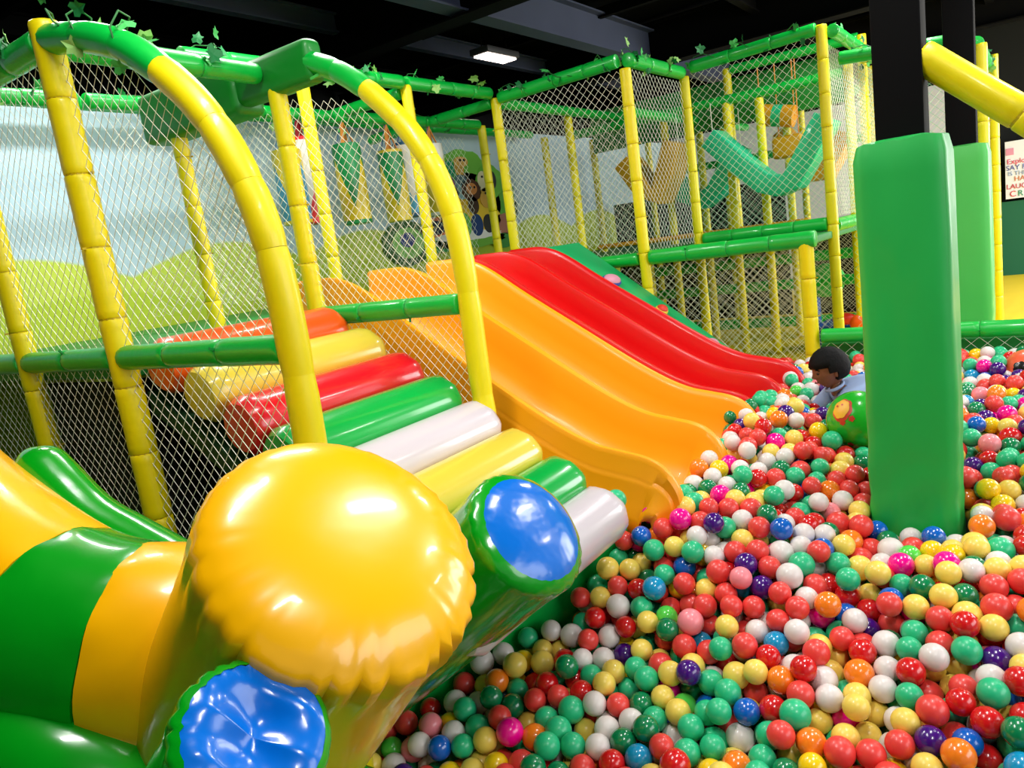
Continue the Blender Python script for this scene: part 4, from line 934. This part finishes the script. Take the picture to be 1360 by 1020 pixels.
# violets cluster near the fence on the right, as in the photo
for i in range(NB):
    if P[i, 0] > 4.3 and P[i, 1] < .35 and random.random() < .09: ci[i] = [c[0] for c in COLS].index(random.choice(['violet', 'hot pink']))
size = np.zeros(NB); vis = np.zeros(NB, bool); SP = []
for i in range(NB):
    x, y, z = proj(P[i]); SP.append((x, y)); size[i] = rad[i] / z
    vis[i] = lay[i] == 0 and 0 < x < 1360 and 0 < y < 1020 and P[i, 2] > surf(P[i, 0], P[i, 1]) - .03 and not (x < 560 + max(0, (905 - y)) * .93 and y < 1300 and x < 780 and y < 1020 - (x - 470) * .66)
order = [i for i in np.argsort(-size) if vis[i]][:298]
sel = set(order); balls = {}
hi = {k: ball_mesh('ball', 1, 28, 18, BM[k]) for k in range(len(COLS))}
def place_ball(c, r, k, label, grp='loose balls lying on top of the ball pit'):
    o = bpy.data.objects.new('pit_ball', hi[k]); COL.objects.link(o); o.location = c; o.scale = (r, r, r); tag(o, label, 'ball', grp); return o
kd = KDTree(NB)
for i in range(NB): kd.insert(P[i], i)
kd.balance(); names = {}
for i in order:
    x, y = SP[i]; nm = COLS[ci[i]][0]
    hor = 'left' if x < 640 else ('middle' if x < 930 else ('right' if x < 1180 else 'far right')); ver = 'bottom edge' if y > 950 else ('lower part' if y > 860 else 'upper front')
    nb = sorted([(dd, j) for co, j, dd in kd.find_range(P[i], .15) if j != i and lay[j] == 0])[:5]
    cs = []
    for dd, j in nb:
        if COLS[ci[j]][0] not in cs: cs.append(COLS[ci[j]][0])
    cs = sorted(cs, key=lambda c_: [q[2] for q in COLS if q[0] == c_][0])[:2]
    names[i] = '%s ball beside %s, %s %s of pit' % (nm, ' and '.join(cs) + ' ones' if cs else 'others', ver, hor)
cnt = {}
for i in order: cnt[names[i]] = cnt.get(names[i], 0) + 1
for i in order: place_ball(P[i], rad[i], ci[i], names[i], COLS[ci[i]][0] + ' balls at the front of the ball pit')
place_ball(extra[0][0], R0, 5, 'sea green ball lying against the end of the last white roller', None)
place_ball(extra[1][0], R0, 2, 'pale yellow ball lying against the end of the last white roller', None)
# everything else: one countless heap
def many(idx, seg, rings):
    V0, F0 = ball_mesh('', 1, seg, rings, None); V0 = np.array(V0); nv = len(V0)
    Va = (V0[None] * rad[idx][:, None, None] + P[idx][:, None, :]).reshape(-1, 3)
    Fs, mi = [], []
    for q, i in enumerate(idx):
        o = q * nv; Fs += [tuple(a + o for a in f) for f in F0]; mi += [int(ci[i])] * len(F0)
    return Va, Fs, mi
rest = np.array([i for i in range(NB) if i not in sel]); near = np.array([i for i in rest if size[i] > .0125]); far = np.array([i for i in rest if size[i] <= .0125])
Va1, F1, m1 = many(near, 18, 12); Va2, F2, m2 = many(far, 13, 9)
off = len(Va1); F2 = [tuple(a + off for a in f) for f in F2]
me = bpy.data.meshes.new('heap'); me.from_pydata(np.vstack([Va1, Va2]).tolist(), [], F1 + F2)
for b_ in BM: me.materials.append(b_)
me.polygons.foreach_set('material_index', m1 + m2); me.polygons.foreach_set('use_smooth', [True] * len(me.polygons)); me.update()
o = bpy.data.objects.new('ball_heap', me); COL.objects.link(o); tag(o, 'multicoloured heap of plastic balls filling the rest of the pit', 'balls', None, 'stuff')
print('balls', NB, len(near), len(far))

# ================================================================== IVY GARLANDS
def leaf_mesh(mt):
    out = [(0, 0), (.34, -.12), (.5, .18), (.36, .42), (.52, .7), (.22, .74), (0, 1.12), (-.22, .74), (-.52, .7), (-.36, .42), (-.5, .18), (-.34, -.12)]
    V = [(0, .4, .05)] + [(x, y, -.18 * abs(x) + .06 * math.sin(y * 5)) for x, y in out]; n = len(out)
    me = bpy.data.meshes.new('leaf'); me.from_pydata(V, [], [(0, 1 + k, 1 + (k + 1) % n) for k in range(n)]); me.materials.append(mt); return me
LM = [leaf_mesh(M[k]) for k in ('leafa', 'leafb', 'leafc')]
def ivy(pts, n, label, sz=.06, drop=.05):
    path = smoothpath(pts, 8); m_ = len(path); st_ = []
    for i, p in enumerate(path):
        a = i * 1.1; st_.append(p + Vector((math.cos(a) * .05, math.cos(a * .7) * .05, math.sin(a) * .055 + .012)))
    e = empty('ivy_garland', pts[0], label, 'garland')
    mk('stem', *sweep(st_, .0035, 5), M['stem'], e)
    for k in range(n):
        p = st_[int((k + random.random()) / n * (m_ - 1))]; o = bpy.data.objects.new('leaf', random.choice(LM)); COL.objects.link(o); o.parent = e
        s = sz * random.uniform(.7, 1.3); o.location = p - ORG[e.name] + Vector((random.uniform(-.02, .02), random.uniform(-.02, .02), random.uniform(-drop, .03)))
        o.scale = (s, s, s); o.rotation_euler = (random.uniform(-2, 2), random.uniform(-1.2, 1.2), random.uniform(0, 6.3))
IV = [([(1.45, 4.3, 2.81), (1.45, 3.6, 2.82), (1.45, 2.9, 2.85)], 14, 'ivy garland on the green bar in the top left corner'),
      ([(1.45, 2.8, 2.85), (1.45, 2.55, 2.79), (1.45, 2.3, 2.67)], 9, 'ivy garland on the green bend of the left arched pole'),
      ([(1.5, 2.9, 2.85), (1.95, 2.94, 2.86), (2.35, 2.97, 2.86)], 16, 'ivy garland on the bar leading to the big padded beam'),
      ([(1.3, 4.62, 3.06), (2.4, 4.62, 3.08)], 10, 'ivy garland behind the left net'),
      ([(2.7, 3.9, 3.2), (3.6, 3.9, 3.2), (4.5, 3.9, 3.22)], 26, 'ivy garland on the top bar above the punch bags'),
      ([(4.55, 3.9, 3.22), (5.1, 3.9, 3.22), (5.6, 3.88, 3.2)], 18, 'ivy garland on the top bar above the red slide'),
      ([(5.62, 3.8, 3.17), (5.6, 3.2, 3.18), (5.6, 2.65, 3.19)], 18, 'ivy garland on the left bar over the high net'),
      ([(5.6, 2.6, 3.2), (6.1, 2.6, 3.2), (6.68, 2.58, 3.19)], 26, 'thick ivy bunch on the short return bar by the corner pole'),
      ([(6.72, 2.5, 3.22), (6.72, 2.0, 3.24), (6.72, 1.46, 3.27)], 10, 'sparse ivy garland on the bar sloping to the tallest pole'),
      ([(2.55, 4.62, 3.08), (4.0, 4.62, 3.08), (6.3, 4.62, 3.12)], 34, 'ivy garland on the bar carrying the punch bags'),
      ([(6.76, 1.34, 3.2), (8.0, 1.38, 3.2), (8.9, 1.34, 3.18)], 16, 'ivy garland behind the tallest pole'),
      ([(6.72, 1.2, 2.98), (6.72, .8, 2.95), (6.72, .34, 2.92)], 16, 'ivy garland between the two steel columns'),
      ([(8.2, .45, 2.95), (9.4, .40, 3.05)], 14, 'ivy garland far right beyond the rear steel column'),
      ([(3.3, 5.4, 3.24), (4.2, 5.4, 3.24), (5.4, 5.4, 3.25)], 20, 'ivy garland trailing along the mural top')]
for a in IV: ivy(*a)
